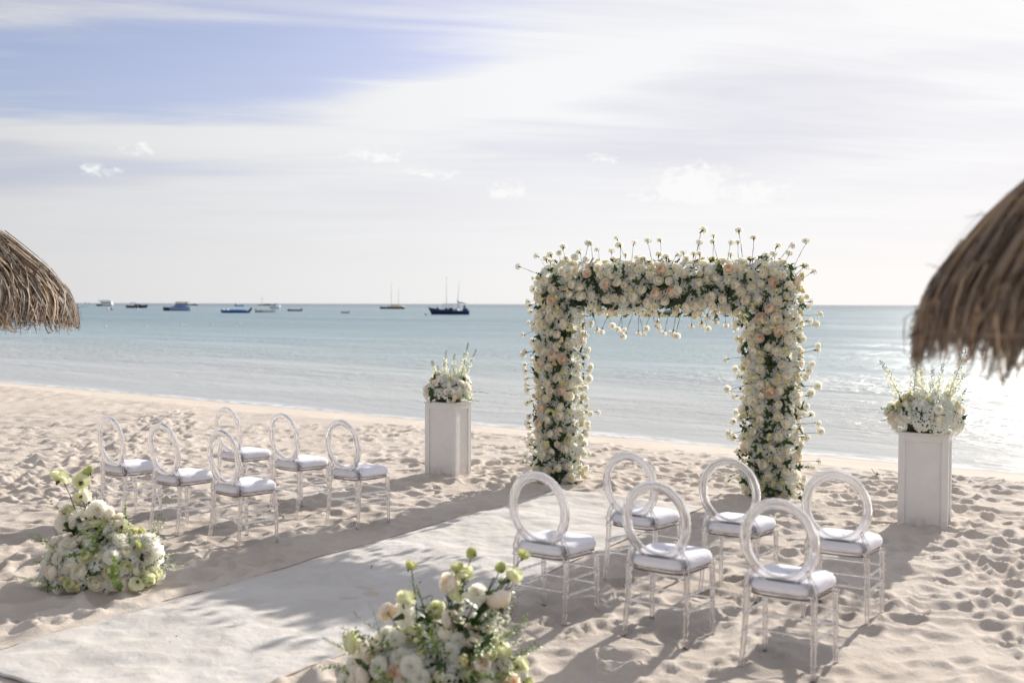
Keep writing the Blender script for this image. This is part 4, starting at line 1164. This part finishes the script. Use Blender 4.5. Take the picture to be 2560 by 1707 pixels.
bt = Boat('fishing_boat', -188.9, 543.5, 0, 'dark fishing boat with small blue canopy between the ferry and the covered boat')
bt.part('hull', 'b_dark', lambda b: hull(b, 9.8, 3, 1.1, 1.3, sheer=.45), smooth=True)
bt.part('wheelhouse', 'b_navy', lambda b: b.box((-.8, -.9, 1.0), (2.4, .9, 1.75)), bv=.12)
bt.part('canopy', 'b_blue', lambda b: b.box((-3.0, -1.1, 2.45), (-.2, 1.1, 2.65)), bv=.06)
for x in (-2.8, -.5): bt.part('post', 'b_grey', lambda b: b.box((x, -.9, 1.0), (x + .1, -.8, 2.45)))
bt.part('fender', 'b_red', lambda b: b.ball((0.0, -1.5, .55), (.35, .3, .4)), smooth=True)
bt.part('fender', 'b_white', lambda b: b.ball((1.2, -1.4, .7), (.25, .25, .55)), smooth=True)

bt = Boat('covered_boat', -106.6, 344.95, math.pi, 'lavender hulled boat under a bright blue cover with a pale pole')
bt.part('hull', 'b_lav', lambda b: hull(b, 7.8, 2.6, .95, .8), smooth=True)
bt.part('cover', 'b_blue', lambda b: cover(b, -3.9, 2.6, 2.4, .9, .75), smooth=True)
bt.part('bow_ramp', 'b_dark', lambda b: hull(b, 2.2, 2.3, .9, .3, draft=.1), smooth=True).location.x = 3.6
bt.mast(-4.0, 3.6, .06, .2, .15, 'b_white')

bt = Boat('barge', -357.2, 1186, 0, 'low grey barge with flat deckhouse right on the horizon')
bt.part('hull', 'b_grey', lambda b: hull(b, 25, 6, 1.3, .5), smooth=True)
dk = bt.part('deckhouse', 'b_grey', lambda b: b.box((-11.5, -2.2, 1.3), (2.0, 2.2, 2.6)), bv=.2)
bt.part('roof', 'b_dark', lambda b: b.box((-12.2, -2.6, 3.1), (2.6, 2.6, 3.8)), bv=.15)
for x in (-11, -6, -1): bt.part('post', 'b_grey', lambda b: b.box((x, -2, 2.4), (x + .4, -1.6, 3.1)))
bt.part('deck_rail', 'b_white', lambda b: b.box((4.0, -2.2, 1.7), (12, 2.2, 2.1)))

bt = Boat('covered_boat', -69.1, 269.9, math.pi, 'long low boat wrapped in dark blue covers with raised black outboard')
bt.part('hull', 'b_blue', lambda b: hull(b, 6.6, 2.2, .55, .7), smooth=True)
bt.part('cover', 'b_blue', lambda b: cover(b, -3.0, 2.9, 2.0, .5, .36, tip=.35), smooth=True)
ob = bt.part('outboard', 'b_dark', lambda b: b.box((-.22, -.25, -.5), (.22, .25, .9)), bv=.06); ob.location = (-3.55, 0, .55); ob.rotation_euler = (0, R(-38), 0)
bt.part('strap', 'b_white', lambda b: cover(b, -.03, .05, 2.06, .5, .40, tip=.01), smooth=True).location.x = 1.7
bt.part('seat', 'b_white', lambda b: b.ball((3.0, 0, .72), (.35, .4, .28)), smooth=True)

bt = Boat('small_boat', -228.8, 906.6, math.pi, 'small blue hulled boat with white cabin near the horizon')
bt.part('hull', 'b_lightblue', lambda b: hull(b, 8.0, 2.6, 1.0, .7), smooth=True)
bt.part('cabin', 'b_white', lambda b: b.box((1.2, -.9, 1.0), (3.2, .9, 2.5)), bv=.15)

bt = Boat('sailing_boat', -283.2, 1235.7, 0, 'distant sailing boat with a single mast and orange sail cover')
bt.part('hull', 'b_grey', lambda b: hull(b, 14, 3.4, 1.0, 1.0), smooth=True)
bt.part('sail_cover', 'b_orange', lambda b: b.tube([(-2.0, 0, 1.5), (3, 0, 1.7), (9.0, 0, 1.5)], [.25, .55, .3], 8), smooth=True)
bt.mast(-3.0, 12.3, .16, .8)
bt.part('radar', 'b_dark', lambda b: b.ball((-2.5, 0, 7.5), (.45, .45, .6)), smooth=True)

bt = Boat('motor_boat', -109.3, 497.3, 0.5, 'white motor boat with blue windscreen close behind the pale boat')
bt.part('hull', 'b_white', lambda b: hull(b, 4.6, 2.1, 1.1, .6, sheer=.4), smooth=True)
bt.part('windscreen', 'b_lav', lambda b: b.box((-1.4, -.8, 1.1), (0.2, .8, 2.2)), bv=.2)
bt.part('console', 'b_white', lambda b: b.box((.3, -.7, 1.1), (.9, .7, 2.6)), bv=.15)

bt = Boat('speed_boat', -66.3, 290.9, 0, 'pale cream speedboat with a dark stern facing the arch')
bt.part('hull', 'b_white', lambda b: hull(b, 5.0, 2.0, .62, .5, stern=.9), smooth=True)
bt.part('stern_cover', 'b_dark', lambda b: cover(b, -2.55, -.1, 2.0, .12, .62, tip=.3), smooth=True)
bt.part('foredeck', 'b_tan', lambda b: cover(b, -.2, 2.2, 1.7, .55, .25), smooth=True)
bt.part('outboard', 'b_dark', lambda b: b.box((-2.85, -.2, -.1), (-2.5, .2, .95)), bv=.06)

bt = Boat('dinghy', -68.5, 340.8, math.pi, 'small dark open dinghy alone right of the cream speedboat', group='dark dinghies')
bt.part('hull', 'b_dark', lambda b: hull(b, 4.4, 1.5, .45, .3, sheer=.25), smooth=True)
bt.part('outboard', 'b_dark', lambda b: b.box((-2.35, -.16, .1), (-2.05, .16, .92)), bv=.05)
bt = Boat('dinghy', -42.1, 272.5, math.pi, 'tiny dark dinghy, the smallest boat, left of the catamaran', group='dark dinghies')
bt.part('hull', 'b_dark', lambda b: hull(b, 1.9, .9, .26, .15, sheer=.25), smooth=True)
bt.part('outboard', 'b_dark', lambda b: b.box((-1.05, -.1, .1), (-.85, .1, .6)), bv=.04)

bt = Boat('catamaran', -56.1, 508.5, math.pi, 'catamaran with yellow deck covers and two thin masts')
for sg in (-1, 1): bt.part('hull', 'b_navy' if sg > 0 else 'b_lav', lambda b: hull(b, 11.2, 1.2, .75, .6), smooth=True).location.y = sg * 1.8
bt.part('deck', 'b_grey', lambda b: b.box((-5.0, -1.9, .72), (2.0, 1.9, .9)), bv=.05)
bt.part('deck_cover', 'b_tan', lambda b: cover(b, -5.2, 2.6, 2.4, .9, .75, tip=.4), smooth=True)
bt.part('boom_cover', 'b_tan', lambda b: b.tube([(.9, 0, 1.9), (-3.2, 0, 1.8)], [.2, .12], 7), smooth=True)
bt.mast(.8, 12.8, .085, .8, -.15); bt.mast(-2.6, 10.1, .085, .8, -.1)

bt = Boat('schooner', -13.84, 243.25, math.pi, 'dark blue and brown two-masted schooner with upturned bow left of the arch')
bt.part('hull', 'b_navy', lambda b: hull(b, 8.4, 2.6, .78, 1.0, sheer=.85), smooth=True)
bt.part('gunwale', 'b_brown', lambda b: hull(b, 8.5, 2.7, .86, 1.1, sheer=.88, draft=-.55), smooth=True)
bt.part('cabin', 'b_blue', lambda b: cover(b, .3, 1.6, 1.6, .75, .75, tip=.4), smooth=True)
bt.part('cabin', 'b_lav', lambda b: cover(b, -1.9, -.4, 1.7, .75, .62, tip=.4), smooth=True)
bt.part('cabin', 'b_navy', lambda b: b.box((-.5, -.7, .8), (.35, .7, 1.5)), bv=.1)
bt.part('canopy', 'b_teal', lambda b: b.box((-2.2, -.9, 2.36), (1.9, .9, 2.43)), bv=.02)
for x in (-1.9, -.4, .2, 1.7): bt.part('post', 'b_dark', lambda b: b.box((x, -.7, .8), (x + .06, -.64, 2.36)))
bt.part('furled_sail', 'b_teal', lambda b: b.tube([(-1.5, 0, 3.35), (-1.65, 0, 2.75), (-2.6, 0, 2.6), (-3.6, 0, 2.45)], [.07, .16, .13, .05], 7), smooth=True)
bt.part('helm', 'b_dark', lambda b: b.box((-3.3, -.3, .9), (-2.9, .3, 2.1)), bv=.1)
bt.part('locker', 'b_blue', lambda b: b.box((-3.9, -.6, .8), (-2.7, .6, 1.45)), bv=.15)
bt.part('figurehead', 'b_blue', lambda b: b.ball((2.9, 0, 1.35), (.3, .3, .35)), smooth=True)
bt.mast(.95, 8.4, .05, .8, -.02); bt.mast(-1.5, 7.6, .05, .8, -.45, 'b_teal')

bt = Boat('moored_boat', 30.07, 221.06, math.pi, 'dark boat mostly hidden behind the top of the arch')
bt.part('hull', 'b_dark', lambda b: hull(b, 6.4, 2.2, .75, .7, sheer=.5), smooth=True)
bt.part('canopy', 'b_grey', lambda b: b.box((-3.1, -.9, .85), (-1.2, .9, 1.25)), bv=.1)

bt = Boat('motor_boat', -2239, 5692, 0, 'tiny white boat on the horizon just right of the left umbrella')
bt.part('hull', 'b_white', lambda b: hull(b, 30, 7, 2.6, 1), smooth=True)
bt.part('cabin', 'b_white', lambda b: b.box((-10, -2.5, 2.5), (-3, 2.5, 6.5)), bv=.4)

def buoy(x, y, r, mat, label, top=None):
    o = empty('buoy', (x, y, SEA)); tag(o, label, 'buoy', 'mooring buoys')
    b = MB(); b.ball((0, 0, r * .35), (r, r, r * 1.05), 0, 12, 8); b.tube([(0, 0, r * 1.2), (0, 0, r * 1.7)], r * .14, 6)
    link('float', b.mesh('float', M[mat]), o)
buoy(-141.0, 376.7, .50, 'b_white', 'white mooring buoy touching a red one below the ferry')
buoy(-139.5, 376.4, .50, 'b_red', 'red mooring buoy beside the white one below the ferry')
buoy(-131.9, 380.8, .33, 'b_white', 'small white buoy below the dark fishing boat')
for (x, y, l) in ((-40.9, 108.7, 'tiny pale buoy, leftmost in the line nearer than the boats'), (-37.7, 111.1, 'tiny pale buoy, second from the left in the near line'), (-35.1, 114.6, 'tiny pale buoy below the blue covered boat with the pole'),
                  (-32.85, 118.2, 'tiny pale buoy left below the long blue boat'), (-30.8, 122.1, 'tiny pale buoy right below the long blue boat')):
    buoy(x, y, .10, 'b_white', l)
bd = empty('sea_bird', (-18.2, 228.7, SEA), math.pi); tag(bd, 'dark sea bird floating left of the schooner', 'bird')
b = MB(); b.ball((0, 0, .08), (.26, .13, .13), 0, 10, 6); b.tube([(.16, 0, .1), (.24, 0, .22), (.26, 0, .30)], [.07, .05, .05], 8); b.ball((.27, 0, .33), (.075, .06, .06), 0, 8, 5); b.tube([(.32, 0, .33), (.42, 0, .31)], [.025, .006], 6); b.tube([(-.2, 0, .1), (-.36, 0, .17)], [.08, .02], 7)
link('body', b.mesh('body', M['b_dark']), bd)

# bits blown onto the runner and the sand
rr = random.Random(9)
for (px_, py_, l) in ((-.985, 7.62, 'small brown leaf scrap on the runner, farthest from the camera'), (-.60, 7.2, 'small brown leaf scrap on the shaded middle of the runner'), (-1.86, 5.98, 'small brown leaf scrap on the sunlit runner left of the front bouquet'), (-2.93, 6.32, 'small brown leaf scrap on the sand below the left bouquet')):
    inr = RUN_L < px_ * PERP[0] + py_ * PERP[1] < RUN_R
    z_ = (float(base_z(np.array(px_), np.array(py_)) + ripple(np.array(px_), np.array(py_))) + .045) if inr else ground(px_, py_) + .008
    vs, fs = leaf_verts(.032, .008, .6, .5, 4); b = MB(); b.add(vs, fs)
    o = link('leaf_scrap', b.mesh('leaf_scrap', [M['cord']])); o.location = (px_, py_, z_); o.rotation_euler = (0, 0, rr.uniform(0, 6))
    tag(o, l, 'leaf', 'leaf scraps on the ground')
